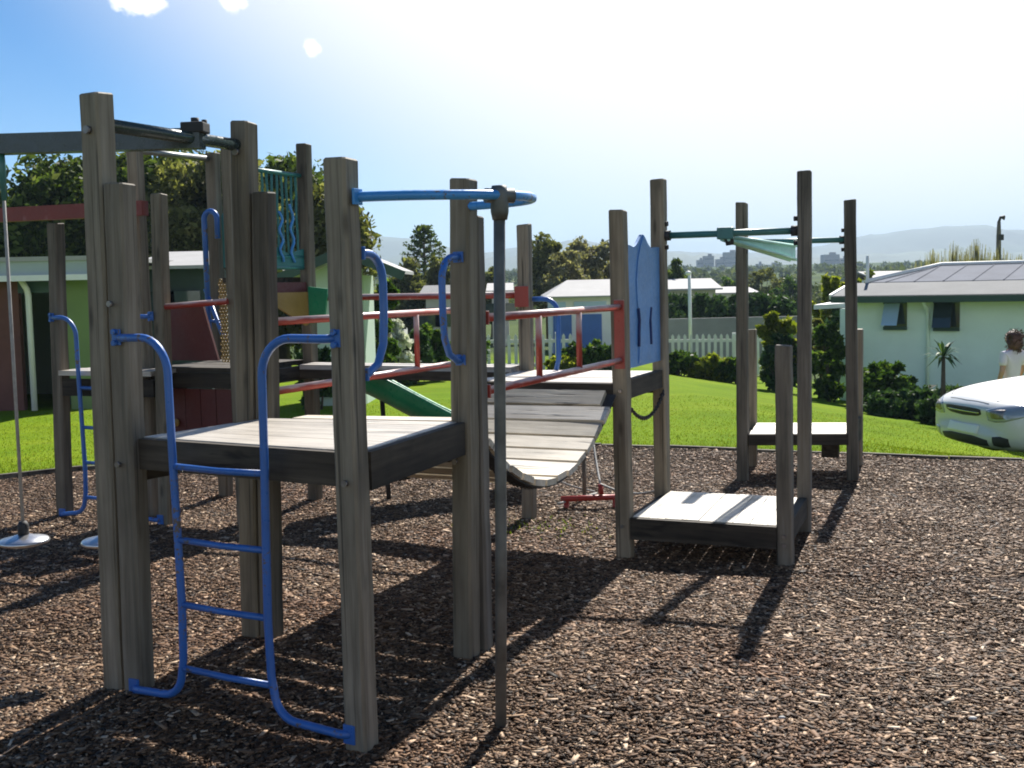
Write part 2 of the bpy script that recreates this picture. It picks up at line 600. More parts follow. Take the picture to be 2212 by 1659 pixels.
# ------------------------------------------------------------------ the ground
def lawn_material():
    m = Mat('lawn_and_land')
    tcn = m.n('ShaderNodeTexCoord')
    v = tcn.outputs['Object']
    n1 = m.noise(v, .55, 5, .6)
    n2 = m.noise(v, 22, 6, .75)
    c = m.ramp(n1, [(.3, (.095, .165, .006)), (.5, (.125, .195, .008)), (.72, (.16, .215, .012))])
    c = m.mix(.7, c, m.ramp(n2, [(.25, g(.5)), (.5, g(1)), (.78, g(1.35))]), 'MULTIPLY')
    mp = m.n('ShaderNodeMapping')
    mp.inputs['Rotation'].default_value = (0, 0, R(12))
    mp.inputs['Scale'].default_value = (.15, 1.5, 1)
    m.l(v, mp.inputs['Vector'])
    n3 = m.noise(mp.outputs[0], 1.3, 3, .5)
    c = m.mix(.35, c, m.ramp(n3, [(.35, g(.78)), (.65, g(1.2))]), 'MULTIPLY')
    n5 = m.noise(v, .16, 4, .6)
    c = m.mix(.55, c, m.ramp(n5, [(.32, (.72, .80, .8)), (.5, g(1)), (.68, (1.22, 1.08, 1.0))]), 'MULTIPLY')
    n6 = m.noise(v, 2.6, 5, .65)
    c = m.mix(m.ramp(n6, [(.60, g(0)), (.74, g(.55))]), c, (.16, .15, .035))
    sx = m.n('ShaderNodeSeparateXYZ')
    m.l(v, sx.inputs[0])
    far = m.n('ShaderNodeMapRange')
    far.inputs['From Min'].default_value = 34
    far.inputs['From Max'].default_value = 44
    m.l(sx.outputs['Y'], far.inputs['Value'])
    n4 = m.noise(v, .012, 4, .6)
    land = m.ramp(n4, [(.35, (.03, .05, .018)), (.55, (.07, .10, .03)), (.7, (.10, .12, .045))])
    c = m.mix(far.outputs['Result'], c, land)
    m.base(c)
    m.rough(.95, .03)
    m.bump(n2, .5, .03)
    return m.m
LAWN = lawn_material()

def graded(a, b, step, lo, hi, grow=1.22):
    xs = list(np.arange(a, b + 1e-6, step))
    d = step
    while xs[-1] < hi:
        d *= grow
        xs.append(min(hi, xs[-1] + d))
    d = step
    while xs[0] > lo:
        d *= grow
        xs.insert(0, max(lo, xs[0] - d))
    return np.array(xs)
gx = graded(-15, 21, .4, -5200, 5200)
gy = graded(-4, 52, .4, -60, 6200)
V = np.zeros((len(gy), len(gx), 3))
for j, y in enumerate(gy):
    for i, x in enumerate(gx):
        z = gz(x, y)
        inside = y < edge_y(x) + .02 and -13 < x < 13
        V[j, i] = (x, y, (-.12 if inside else z))
nx, ny = len(gx), len(gy)
idx = np.arange(nx * ny).reshape(ny, nx)
Q = np.stack([idx[:-1, :-1], idx[:-1, 1:], idx[1:, 1:], idx[1:, :-1]], -1).reshape(-1, 4)
struct(link('lawn', np_mesh('lawn', V.reshape(-1, 3), Q, LAWN, True)))

# bark bed: one gently uneven sheet
def bark_material():
    m = Mat('bark_bed')
    v = m.coord((1, 1, 1), rnd=False)
    a = m.noise(v, 34, 7, .78)
    b = m.noise(v, .7, 4, .6)
    c = m.ramp(a, [(.3, (.018, .011, .007)), (.5, (.06, .036, .024)), (.68, (.115, .075, .05)), (.8, (.2, .14, .1))])
    c = m.mix(.6, c, m.ramp(b, [(.35, (.7, .62, .58)), (.65, (1.2, 1.12, 1.05))]), 'MULTIPLY')
    m.base(c)
    m.rough(.85, .25)
    m.bump(a, .9, .03)
    return m.m
BARKBED = bark_material()
bx = np.arange(-12.5, 12.51, .14)
TT = 110
BV = np.zeros((TT, len(bx), 3))
def bark_h(x, y):
    h = .018 * np.sin(1.7 * x + .6 * y) * np.sin(1.1 * y - .5 * x + 1) + .012 * np.sin(3.9 * x + 1) * np.sin(3.1 * y)
    # trodden hollows
    for (hx, hy, hr, hd) in ((-.95, 3.75, .45, .05), (.2, 3.6, .5, .03), (-2.2, 5.1, .5, .04), (2.0, 5.0, .6, .02)):
        d2 = ((x - hx) ** 2 + (y - hy) ** 2) / hr ** 2
        h -= hd * np.exp(-d2)
    return h
for i, x in enumerate(bx):
    e = edge_y(x)
    for j in range(TT):
        y = -3 + (e + 3) * j / (TT - 1)
        BV[j, i] = (x, y, bark_h(x, y) - .012)
idx = np.arange(TT * len(bx)).reshape(TT, len(bx))
Q = np.stack([idx[:-1, :-1], idx[:-1, 1:], idx[1:, 1:], idx[1:, :-1]], -1).reshape(-1, 4)
struct(link('bark_ground', np_mesh('bark_ground', BV.reshape(-1, 3), Q, BARKBED, True)))

def chip_material():
    m = Mat('bark_chip')
    geo = m.n('ShaderNodeNewGeometry')
    c = m.ramp(geo.outputs['Random Per Island'], [(0, (.012, .007, .004)), (.15, (.044, .025, .0135)), (.5, (.112, .064, .034)), (.8, (.188, .115, .065)), (.93, (.30, .205, .125)), (1, (.56, .45, .33))])
    v = m.coord((1, 1, 1), rnd=False)
    b = m.noise(v, .8, 4, .6)
    c = m.mix(.7, c, m.ramp(b, [(.34, (.85, .62, .50)), (.5, (1, .94, .90)), (.66, (1.12, 1.12, 1.12))]), 'MULTIPLY')
    m.base(c)
    m.rough(.65, .18)
    m.bump(m.noise(v, 150, 3, .6), .3, .002)
    return m.m
CHIP = chip_material()
def scatter_points(n, ymin, ymax, dens):
    out = []
    while sum(len(o) for o in out) < n:
        y = RNG.uniform(ymin, ymax, 60000)
        x = RNG.uniform(-8.2, 8.2, 60000)
        keep = (np.abs(x) < .50 * y + 2.9) & (y < np.interp(x, _bx, _by) + .07)
        keep &= RNG.uniform(0, 1, 60000) < dens(x, y)
        out.append(np.stack([x[keep], y[keep]], 1))
    return np.concatenate(out)[:n]
def chip_density(x, y):
    d = np.clip(1.25 - .085 * y, .3, 1)
    bare = np.exp(-(((x - 2.75) / .6) ** 2 + ((y - 5.95) / .16) ** 2))
    side = np.where(np.abs(x) > .50 * y + 1.0, .6, 1.0)
    return d * side * (1 - .93 * bare)
P = scatter_points(690000, 2.3, 11.3, chip_density)
n = len(P)
ln = np.clip(RNG.lognormal(math.log(.0085), .55, n), .0035, .05)
ln[:3500] = np.clip(RNG.lognormal(math.log(.026), .35, 3500), .015, .06)
wd = np.clip(ln * RNG.uniform(.18, .6, n), .0022, .010)
th = RNG.uniform(.0006, .0022, n)
yaw = RNG.uniform(0, 2 * np.pi, n)
ti, tj = RNG.normal(0, .11, n), RNG.normal(0, .16, n)
ax = np.stack([np.cos(yaw) * np.cos(ti), np.sin(yaw) * np.cos(ti), np.sin(ti)], 1)
bt = np.stack([-np.sin(yaw), np.cos(yaw), np.zeros(n)], 1)
nn = np.cross(ax, bt)
bt2 = bt * np.cos(tj)[:, None] + nn * np.sin(tj)[:, None]
nn = np.cross(ax, bt2)
hz = bark_h(P[:, 0], P[:, 1]) + RNG.uniform(-.008, .005, n)
cen = np.column_stack([P, hz])
A, B, N = ax * ln[:, None], bt2 * wd[:, None], nn * th[:, None]
tp = RNG.uniform(.3, 1, n)[:, None]
vs = np.stack([cen - A - B * tp - N, cen + A - B - N, cen + A + B * tp - N, cen - A + B - N, cen - A - B * tp + N, cen + A - B + N, cen + A + B * tp + N, cen - A + B + N], 1)
fq = np.array([[4, 5, 6, 7], [0, 1, 5, 4], [1, 2, 6, 5], [2, 3, 7, 6], [3, 0, 4, 7]])
Q = (np.arange(n)[:, None, None] * 8 + fq[None]).reshape(-1, 4)
chips = link('bark_chips', np_mesh('bark_chips', vs.reshape(-1, 3), Q, CHIP))
tag(chips, 'loose brown bark chips covering the ground under the play structure', 'bark chips', kind='stuff')

# grass blades on the mown lawn
def blade_mesh(name, pts, hts, wid, mat):
    n = len(pts)
    a = RNG.uniform(0, 2 * np.pi, n)
    lean = RNG.normal(0, .35, (n, 2)) * hts[:, None]
    d = np.stack([np.cos(a), np.sin(a), np.zeros(n)], 1) * wid[:, None]
    tip = pts + np.column_stack([lean, hts])
    vs = np.stack([pts - d, pts + d, tip], 1).reshape(-1, 3)
    q = np.arange(n * 3).reshape(n, 3)
    return np_mesh(name, vs, q, mat)
GRASSM = m_leaf('grass_blade', [(0, (.075, .125, .006)), (.5, (.12, .185, .009)), (.85, (.165, .21, .014)), (1, (.26, .25, .05))], .4, .7, (1.3, 1.3, .5), .05)
gp = []
while len(gp) < 70000:
    y = 9.4 + RNG.uniform(0, 1) ** 2.2 * 9
    x = RNG.uniform(-.52 * y - 1, .52 * y + 1)
    if y > edge_y(x) + .06:
        gp.append((x, y, gz(x, y) - .004))
gp = np.array(gp)
ghh = RNG.uniform(.010, .028, len(gp)) * (1 + 1.0 * np.exp(-((gp[:, 1] - np.interp(gp[:, 0], _bx, _by) - .08) / .12) ** 2))
tag(link('lawn_grass', blade_mesh('lawn_grass', gp, ghh, RNG.uniform(.003, .007, len(gp)), GRASSM)), 'short bright green mown grass around the bark area', 'grass', kind='stuff')

# small weeds in the bark below the chain bridge
wp = np.column_stack([RNG.normal(.22, .25, 130), RNG.normal(7.55, .2, 130), np.zeros(130)])
tag(link('weed_tufts', blade_mesh('weed_tufts', wp, RNG.uniform(.01, .03, 130), RNG.uniform(.003, .006, 130), GRASSM)), 'thin green weeds coming up through the bark beyond the slatted bridge', 'weeds', kind='stuff')

# edging board
mb = MB()
pts = BARK_EDGE[2:-2]
for a, b in zip(pts[:-1], pts[1:]):
    a, b = Vector((*a, .0)), Vector((*b, .0))
    k = max(1, int((b - a).length / .9))
    for i in range(k):
        p, q = a.lerp(b, i / k), a.lerp(b, (i + 1) / k)
        t = (q - p).normalized() * .004
        zz = random.uniform(-.008, .008)
        mb.beam(p + t + Vector((0, 0, zz - .03)), q - t + Vector((0, 0, zz - .03 + random.uniform(-.006, .006))), .045, .11)
tag(mb.build('timber_edging', EDGING, None, (0, 11, 0)), 'low dark timber edging board between the bark and the lawn', 'edging')

# ------------------------------------------------------------------ the play structure
TH = R(-24.2)
U = Vector((math.cos(TH), math.sin(TH), 0))
Vv = Vector((-math.sin(TH), math.cos(TH), 0))
def V3(p, z=0.0):
    return Vector((p[0], p[1], z))

def post(parent, base, top_xy, ztop, w=.09, mat=None, yaw=TH, label=None):
    """square timber post, slightly crowned end, leaning from base to top_xy"""
    b = Vector((base[0], base[1], -.10))
    t = Vector((top_xy[0], top_xy[1], ztop))
    ln = (t - b).length
    rot = Vector((0, 0, 1)).rotation_difference((t - b).normalized()) @ Quaternion((0, 0, 1), yaw + random.uniform(-.05, .05))
    h = w / 2
    c = .010
    bm = bmesh.new()
    rings = []
    segs = 14
    for k in range(segs + 1):
        z = ln * k / segs
        wob = (random.uniform(-.0016, .0016), random.uniform(-.0016, .0016))
        s = h * random.uniform(.985, 1.012)
        zt = z
        ring = []
        for (sx, sy) in ((-1, -1), (1, -1), (1, 1), (-1, 1)):
            for (ox, oy) in (((c, 0), (0, c)) if sx * sy < 0 else ((0, c), (c, 0))):
                ring.append(bm.verts.new((sx * (s - ox) + wob[0], sy * (s - oy) + wob[1], zt)))
        rings.append(ring)
    for a, r2 in zip(rings[:-1], rings[1:]):
        for i in range(8):
            bm.faces.new((a[i], a[(i + 1) % 8], r2[(i + 1) % 8], r2[i]))
    tilt = (random.uniform(-.07, .07), random.uniform(-.07, .07))
    topr = []
    for q in rings[-1]:
        q.co.z += q.co.x * tilt[0] + q.co.y * tilt[1]
        topr.append(bm.verts.new((q.co.x * .9, q.co.y * .9, q.co.z + .006)))
    for i in range(8):
        bm.faces.new((rings[-1][i], rings[-1][(i + 1) % 8], topr[(i + 1) % 8], topr[i]))
    bm.faces.new(topr)
    bmesh.ops.recalc_face_normals(bm, faces=bm.faces)
    me = bpy.data.meshes.new('post')
    bm.to_mesh(me)
    bm.free()
    me.materials.append(mat or POST)
    o = link('post', me, parent, Matrix.LocRotScale(b, rot, None))
    if label:
        o['label'] = label
    return o

def deck(parent, c00, c10, c11, c01, z, nplank, along='u', th=.035, mat=None, over=.0):
    """boards over the quad c00-c10-c11-c01 (u runs c00>c10, v runs c00>c01)"""
    a, b, c, d = [Vector((p[0], p[1], 0)) for p in (c00, c10, c11, c01)]
    mb = MB()
    for k in range(nplank):
        t0, t1 = k / nplank, (k + 1) / nplank
        gp_ = .0016
        zz = z + random.uniform(-.002, .002)
        e0, e1 = random.uniform(0, .008), random.uniform(0, .008)
        if along == 'u':
            p0, p1, p2, p3 = a.lerp(d, t0), b.lerp(c, t0), b.lerp(c, t1), a.lerp(d, t1)
            v_ = (d - a).normalized() * gp_
            u_ = (b - a).normalized()
            p0, p1, p2, p3 = p0 + v_ + u_ * e0, p1 + v_ - u_ * e1, p2 - v_ - u_ * e1, p3 - v_ + u_ * e0
        else:
            p0, p1, p2, p3 = a.lerp(b, t0), a.lerp(b, t1), d.lerp(c, t1), d.lerp(c, t0)
            u_ = (b - a).normalized() * gp_
            v_ = (d - a).normalized()
            p0, p1, p2, p3 = p0 + u_ + v_ * e0, p1 - u_ + v_ * e0, p2 - u_ - v_ * e1, p3 + u_ - v_ * e1
        lo, hi = Vector((0, 0, zz - th)), Vector((0, 0, zz))
        mb.hexa([p0 + lo, p1 + lo, p2 + lo, p3 + lo, p0 + hi, p1 + hi, p2 + hi, p3 + hi])
    return mb.build('deck', mat or (DECK if along == 'u' else DECKV), parent, (*(a + c).xy / 2, z), TH)

def board(parent, a, b, z0, z1, th=.045, mat=None, name='edge_board', off=0.0):
    a, b = Vector((a[0], a[1], 0)), Vector((b[0], b[1], 0))
    t = (b - a).normalized()
    s = Vector((t.y, -t.x, 0)) * off
    mb = MB()
    mb.beam(a + s + Vector((0, 0, (z0 + z1) / 2)), b + s + Vector((0, 0, (z0 + z1) / 2)), th, z1 - z0)
    return mb.build(name, mat or SKIRT, parent, (a + b) / 2 + Vector((0, 0, z0)), math.atan2(t.y, t.x))

def topxy(px, py, base):
    """xy of a measured post top at the same distance as its base"""
    v = _F + CR * ((px - 1106) / FPX) - CU * ((py - 829.5) / FPX)
    k = math.hypot(*base[:2]) / math.hypot(v.x, v.y)
    return (v.x * k, v.y * k)

# --- near platform
P1c, P1t = Vector((-1.53, 4.54, 0)), Vector((-1.628, 4.59, 0))
P2 = Vector((-.56, 3.985, 0))
P3c, P3t = Vector((-1.135, 5.20, 0)), Vector((-1.222, 5.235, 0))
P4, P4c = Vector((-.225, 4.885, 0)), Vector((-.155, 4.975, 0))
Z1 = 1.03
near = thing('play_platform', 'nearest timber play platform with tall grey posts and the blue ladder on its front', 'play platform', (-.86, 4.6, 0))
post(near, P1t, topxy(208, 203, P1t), 2.375, .098, label='tallest post, at the near left corner')
post(near, P1c, topxy(258, 402, P1c), 2.02, .092, POSTD)
post(near, P2, topxy(735, 345, P2), 2.035, .092)
post(near, P3t, topxy(526, 267, P3t), 2.345, .094)
post(near, P3c, topxy(570, 421, P3c), 2.03, .085, POSTD)
post(near, P4, topxy(1001, 390, P4), 2.04, .092)
post(near, P4c, topxy(1022, 468, P4c), 1.89, .075, POSTD)
q = .046
deck(near, P1c + U * q + Vv * .036, P2 + U * .014 + Vv * .03, P4 + U * .014 - Vv * q, P3c + U * q - Vv * q, Z1, 7, 'u')
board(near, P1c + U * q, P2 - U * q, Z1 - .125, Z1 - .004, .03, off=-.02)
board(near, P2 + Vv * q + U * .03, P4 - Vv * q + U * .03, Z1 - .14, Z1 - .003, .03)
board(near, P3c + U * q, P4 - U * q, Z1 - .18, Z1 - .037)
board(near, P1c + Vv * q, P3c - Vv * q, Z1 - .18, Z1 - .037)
mb = MB()
for k in (.3, .68):
    a, b = P1c.lerp(P2, k) + Vv * .07, P3c.lerp(P4, k) - Vv * .07
    mb.beam(a + Vector((0, 0, Z1 - .085)), b + Vector((0, 0, Z1 - .085)), .045, .09)
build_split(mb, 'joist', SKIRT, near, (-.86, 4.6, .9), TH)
mb = MB()
for p, zz in ((P1c, 1.56), (P1c, .93), (P2, .93), (P4, .92), (P4, .86)):
    c = p - Vv * .052 + Vector((0, 0, zz))
    mb.tube([c, c - Vv * .014], .012, 8)
build_split(mb, 'bolt', BOLT, near, (-.86, 4.6, .9))

# --- raised far platform (bridge end) with the low step platform beside it
E = Vector((.65, 6.73, 0))
A = Vector((.976, 7.514, 0))
K = E - U * .95
H = Vector((.10, 7.86, 0))
far = thing('play_platform', 'raised timber platform at the far end of the slatted bridge, beside the blue panel', 'play platform', (.35, 7.3, 0))
post(far, E, topxy(1335, 456, E), 2.01, .09, POST)
post(far, A, topxy(1422, 386, A), 2.25, .09, POST)
post(far, K, (K.x + .015, K.y), 1.98, .08, POST)
post(far, H, topxy(1132, 483, H), 2.0, .085, POST)
Z4 = 1.015
deck(far, K - Vv * .014, E - U * .046 - Vv * .014, A - U * .046 + Vv * .04, H + Vv * .04 - U * .05, Z4, 8, 'u')
board(far, K + U * q, E - U * q, Z4 - .14, Z4 - .003, .03, off=.03)
board(far, E + Vv * q, A - Vv * q, Z4 - .10, Z4 + .012, off=-.0)
board(far, K + Vv * q, H - Vv * q, Z4 - .14, Z4 - .037)
board(far, H + U * q, A - U * q, Z4 - .14, Z4 - .037)

S = Vector((1.515, 6.36, 0))
CC = Vector((1.821, 7.153, 0))
step = thing('step_platform', 'low timber step platform of pale boards at the right of the bridge posts', 'play platform', (1.25, 6.9, 0))
post(step, S, topxy(1693, 747, S), 1.23, .085, POSTD)
post(step, CC, topxy(1738, 375, CC), 2.25, .082, POSTD)
Z2 = .225
deck(step, E + U * .05 - Vv * .014, S + U * .00 - Vv * .014, CC - U * .045 + Vv * .02, A + U * .05 + Vv * .02, Z2, 9, 'v')
board(step, E + U * q, S - U * q, Z2 - .13, Z2 - .004, .03, mat=SKIRT, off=.03)  # tall and dark to stand in for the shadow beneath the deck
board(step, S + Vv * q, CC - Vv * q, Z2 - .11, Z2 + .012)
board(step, A + U * q, CC - U * q, Z2 - .12, Z2 - .037)
board(step, E + Vv * q + U * .02, A - Vv * q + U * .02, Z2 - .11, Z2 - .02)

mb = MB()
for p, zz in ((E, .97), (E, 1.457), (E, 1.147), (E, .17), (A, .97), (H, .97)):
    c = p - Vv * .047 + Vector((0, 0, zz))
    mb.tube([c, c - Vv * .012], .011, 8)
build_split(mb, 'bolt', BOLT, far, (.35, 7.3, .9))
mb = MB()
for p, zz in ((S, .17), (S, .12), (CC, .17)):
    c = p - Vv * .045 + Vector((0, 0, zz))
    mb.tube([c, c - Vv * .012], .011, 8)
build_split(mb, 'bolt', BOLT, step, (1.5, 6.5, .2))

# --- farthest low platform on the right
B = Vector((1.845, 9.19, 0))
D = Vector((2.70, 9.08, 0))
F2 = Vector((2.06, 9.86, 0))
G2 = Vector((2.93, 9.72, 0))
rear = thing('rear_platform', 'small low platform between four posts at the lawn edge, in front of the mint house', 'play platform', (2.4, 9.4, 0))
post(rear, B, topxy(1602, 441, B), 2.2, .085, POSTD)
post(rear, D, topxy(1836, 433, D), 2.2, .088, POSTD)
post(rear, F2, (F2.x, F2.y), 1.17, .075, POST)
post(rear, G2, (G2.x, G2.y), 1.16, .075, POST)
Z3 = .37
u3 = (D - B).normalized()
v3 = Vector((-u3.y, u3.x, 0))
deck(rear, B + u3 * .045 - v3 * .014, D - u3 * .046 - v3 * .014, G2 - u3 * .045, F2 + u3 * .04, Z3, 6, 'u')
board(rear, B + u3 * .045, D - u3 * .046, Z3 - .09, Z3 - .004, .03, off=.03)
board(rear, D + v3 * .046 - u3 * .01, G2 - v3 * .04, Z3 - .13, Z3 + .06)
board(rear, B + v3 * .045, F2 - v3 * .04, Z3 - .12, Z3 - .037)
mb = MB()
mb.box((2.58, 9.3, Z3 - .16), (.13, .09, .12), TH)
mb.build('bracket_block', SKIRT, rear, (2.58, 9.3, .2))

# --- blue climbing ladders
def arc(c, r, a0, a1, ux, uz, n=9):
    out = []
    for i in range(n):
        a = a0 + (a1 - a0) * i / (n - 1)
        out.append(Vector(c) + Vector(ux) * (r * math.cos(a)) + Vector(uz) * (r * math.sin(a)))
    return out
def ladder(a, b, mat, label, half=.5, ztop=1.43):
    """two bent pipes and rungs between posts a and b (in front of the deck edge)"""
    a, b = Vector((a[0], a[1], 0)), Vector((b[0], b[1], 0))
    t = (b - a).normalized()
    ln = (b - a).length
    nrm = Vector((t.y, -t.x, 0))
    zv = Vector((0, 0, 1))
    root = thing('climbing_ladder', label, 'ladder', a.lerp(b, .5), 0, 'blue pipe ladders on the platforms')
    o = nrm * .075
    r = .0155
    rad = .135
    for s, base, x in ((1, a, ln * .285), (-1, b, ln * (1 - .70))):
        d = t * s
        p = [base + d * .03 + o * .55 + zv * ztop, base + d * .06 + o * .8 + zv * (ztop - .002)]
        cx_ = x
        p += arc(base + d * (cx_ - rad) + o + zv * (ztop - rad), rad, math.pi / 2, 0, d, zv)
        bow = [(1.0, .004), (.7, .012), (.4, .018), (.2, .012)]
        p += [base + d * (cx_ + k) + o + zv * z for z, k in bow]
        p += arc(base + d * (cx_ - .10) + o + zv * .145, .10, 0, -math.pi / 2, d, zv, 7)[1:]
        p += [base + d * .05 + o * .8 + zv * .03, base + d * .02 + o * .55 + zv * .028]
        m1 = MB()
        m1.tube(p, r, 12)
        m1.build('side_pipe', mat, root, base, math.atan2(t.y, t.x))
        m2 = MB()
        c = base + d * .02 + o * .62 + zv * ztop
        m2.box(c, (.042, .01, .062), math.atan2(t.y, t.x), .003)
        m2.tube([c + nrm * .004 + zv * .022, c + nrm * .02 + zv * .022], .011, 8)
        m2.tube([c + nrm * .004 - zv * .022, c + nrm * .02 - zv * .022], .011, 8)
        c = base + d * .02 + o * .62 + zv * .03
        m2.box(c, (.05, .012, .07), math.atan2(t.y, t.x), .003)
        build_split(m2, 'mounting_plate', mat, root, base)
    for z in (.945, .665, .415, .165):
        xa, xb = ln * .285 + .012, ln * .70 - .012
        m3 = MB()
        sag = -.004
        m3.tube([a + t * xa + o + zv * z, a + t * ((xa + xb) / 2) + o + zv * (z + sag), a + t * xb + o + zv * z], .0125, 10)
        m3.build('rung', mat, root, a + t * xa, math.atan2(t.y, t.x))
    return root
ladder(P1c, P2, BLUE, 'bright blue pipe ladder with curved top ends on the nearest platform front')

# --- overhead bar, beam and disc swings at the left
ZB = 2.255
tp1 = Vector((*topxy(212, 262, P1t), ZB + .01))
tp3 = Vector((*topxy(526, 303, P3t), ZB - .01))
barp = thing('overhead_swing_beam', 'dark green overhead steel beam and cross bar between the two tallest posts', 'swing beam', (-1.4, 4.9, 0))
mb = MB()
mb.bar(tp1, tp3, .027, 14)
mb.build('cross_bar', DGREY, barp, tp1, math.atan2(tp3.y - tp1.y, tp3.x - tp1.x))
jn = tp1.lerp(tp3, .64)
bend = Vector((-3.2, 5.22, ZB + .01))
bd = (bend - jn).normalized()
mb = MB()
mb.beam(jn - bd * .03 + Vector((0, 0, -.0)), bend, .075, .085)
mb.build('beam', DGREY, barp, jn, math.atan2(bd.y, bd.x))
mb = MB()
mb.box(jn + Vector((.0, 0, .045)), (.10, .09, .045), math.atan2(bd.y, bd.x), .006)
mb.tube([jn + Vector((0, 0, .06)), jn + Vector((0, 0, .088))], .018, 6)
mb.tube([jn + Vector((.035, 0.02, .06)), jn + Vector((.035, .02, .082))], .012, 6)
mb.build('clamp', RUBBER, barp, jn)
mb = MB()
for p in (tp1, tp3):
    c = p + U * .0 - Vv * .05 - Vector((0, 0, .03))
    mb.tube([c, c - Vv * .02], .016, 8)
build_split(mb, 'bolt', BOLT, barp, tp3)
def disc_swing(s, label, ztop=ZB - .04, zd=.50):
    c = jn.lerp(bend, s)
    root = thing('disc_swing', label, 'swing', (c.x, c.y, zd), 0, 'disc swings under the overhead beam')
    m = MB()
    m.tube([(c.x, c.y, ztop + .0), (c.x, c.y, zd + .05)], .008, 8)
    m.build('rope', ROPE, root, (c.x, c.y, zd))
    m = MB()
    m.tube([(c.x, c.y, ztop + .02), (c.x, c.y, ztop - .05), (c.x + .002, c.y, ztop - .2)], [.014, .018, .011], 8)
    m.build('swivel', GREEN, root, (c.x, c.y, ztop))
    m = MB()
    m.lathe([(.0, -.018), (.075, -.018), (.108, -.008), (.112, .0), (.104, .01), (.06, .02), (.03, .03), (.0, .03)], (c.x, c.y, zd), 28)
    m.build('seat_disc', STEEL, root, (c.x, c.y, zd))
    m = MB()
    m.lathe([(.0, .03), (.024, .03), (.024, .075), (.016, .09), (.0, .09)], (c.x, c.y, zd), 14)
    m.build('collar', RUBBER, root, (c.x, c.y, zd))
    return root
disc_swing(.47, 'leftmost steel disc swing on a long rope at the left edge of the picture')
disc_swing(.262, 'second disc swing, half hidden behind the tallest left post')

# --- fireman's pole with blue hoop
ZP = 1.92
pb = Vector((-.07, 4.12, 0))
pt = Vector((*topxy(1079, 437, pb), ZP))
fp = thing('sliding_pole', 'dark steel sliding pole hung from a sky blue hoop at the nearest platform', 'fire pole', pb)
mid = (P2 + P4) / 2
half = (P4 - P2).length / 2
hp = []
pA = P2 + U * .03 + Vector((0, 0, ZP - .01))
pB = P4 + U * .03 + Vector((0, 0, ZP + .01))
hp.append(pA)
reach = (pt - mid).dot(U) + .035
for i in range(25):
    a = -math.pi / 2 + math.pi * i / 24
    w = half * (1.0)
    hp.append(mid + Vv * (math.sin(a) * w * .98) + U * (.06 + (reach - .06) * math.cos(a) ** 1.35 if math.cos(a) > 0 else .06) + Vector((0, 0, ZP + .01 * math.sin(a))))
hp.append(pB)
m = MB()
m.tube(hp, .0175, 14)
m.build('hoop', LBLUE, fp, mid + Vector((0, 0, ZP)), TH)
m = MB()
for p in (pA, pB):
    m.box(p + U * .022, (.01, .055, .055), TH, .003)
build_split(m, 'mounting_plate', LBLUE, fp, mid)
m = MB()
m.tube([pb - Vector((0, 0, .1)), pb.lerp(pt, .35) + Vector((.004, 0, 0)), pb.lerp(pt, .7), pt], .021, 16)
m.build('pole', DARKPIPE, fp, pb)
m = MB()
m.tube([pt - Vector((0, 0, .09)), pt - Vector((0, 0, .06)), pt + Vector((0, 0, .005)), pt + Vector((0, 0, .03))], [.027, .033, .032, .027], 14)
m.tube([pt + Vector((-.05, -.02, -.005)), pt + Vector((.05, .02, -.005))], .026, 12)
m.build('clamp', DARKPIPE, fp, pt)

# --- hand hoops beside the pole exit
def hand_hoop(base, d, label, z0, z1, out=.15):
    """D-shaped grip: leaves the post along d"""
    zv = Vector((0, 0, 1))
    b = base + d * .04 + U * .03
    pts_ = [b + zv * z1, b + d * .03 + zv * z1]
    pts_ += arc(b + d * (out - .1) + zv * (z1 - .10), .10, math.pi / 2, 0, d, zv, 8)
    pts_ += [b + d * out + zv * ((z0 + z1) / 2), b + d * (out - .01) + zv * (z0 + .1)]
    pts_ += [b + d * (out - .05) + zv * (z0 + .03), b + d * .03 + zv * z0, b + zv * z0]
    root = thing('hand_hoop', label, 'grab handle', base + zv * z0, 0, 'blue hand hoops at the pole exit')
    m = MB()
    m.tube(pts_, .0148, 10)
    m.build('grip', BLUE, root, b + zv * z0)
    m = MB()
    for z in (z0, z1):
        m.box(b + zv * z - d * .002, (.045, .01, .045), math.atan2(d.y, d.x) + math.pi / 2, .002)
    build_split(m, 'mounting_plate', BLUE, root, b + zv * z0)
hand_hoop(P2, Vv, 'blue grab hoop on the inner side of the nearest centre post', 1.30, 1.72)
hand_hoop(P4, -Vv, 'blue grab hoop beside the post that carries the sky blue hoop', 1.29, 1.72)

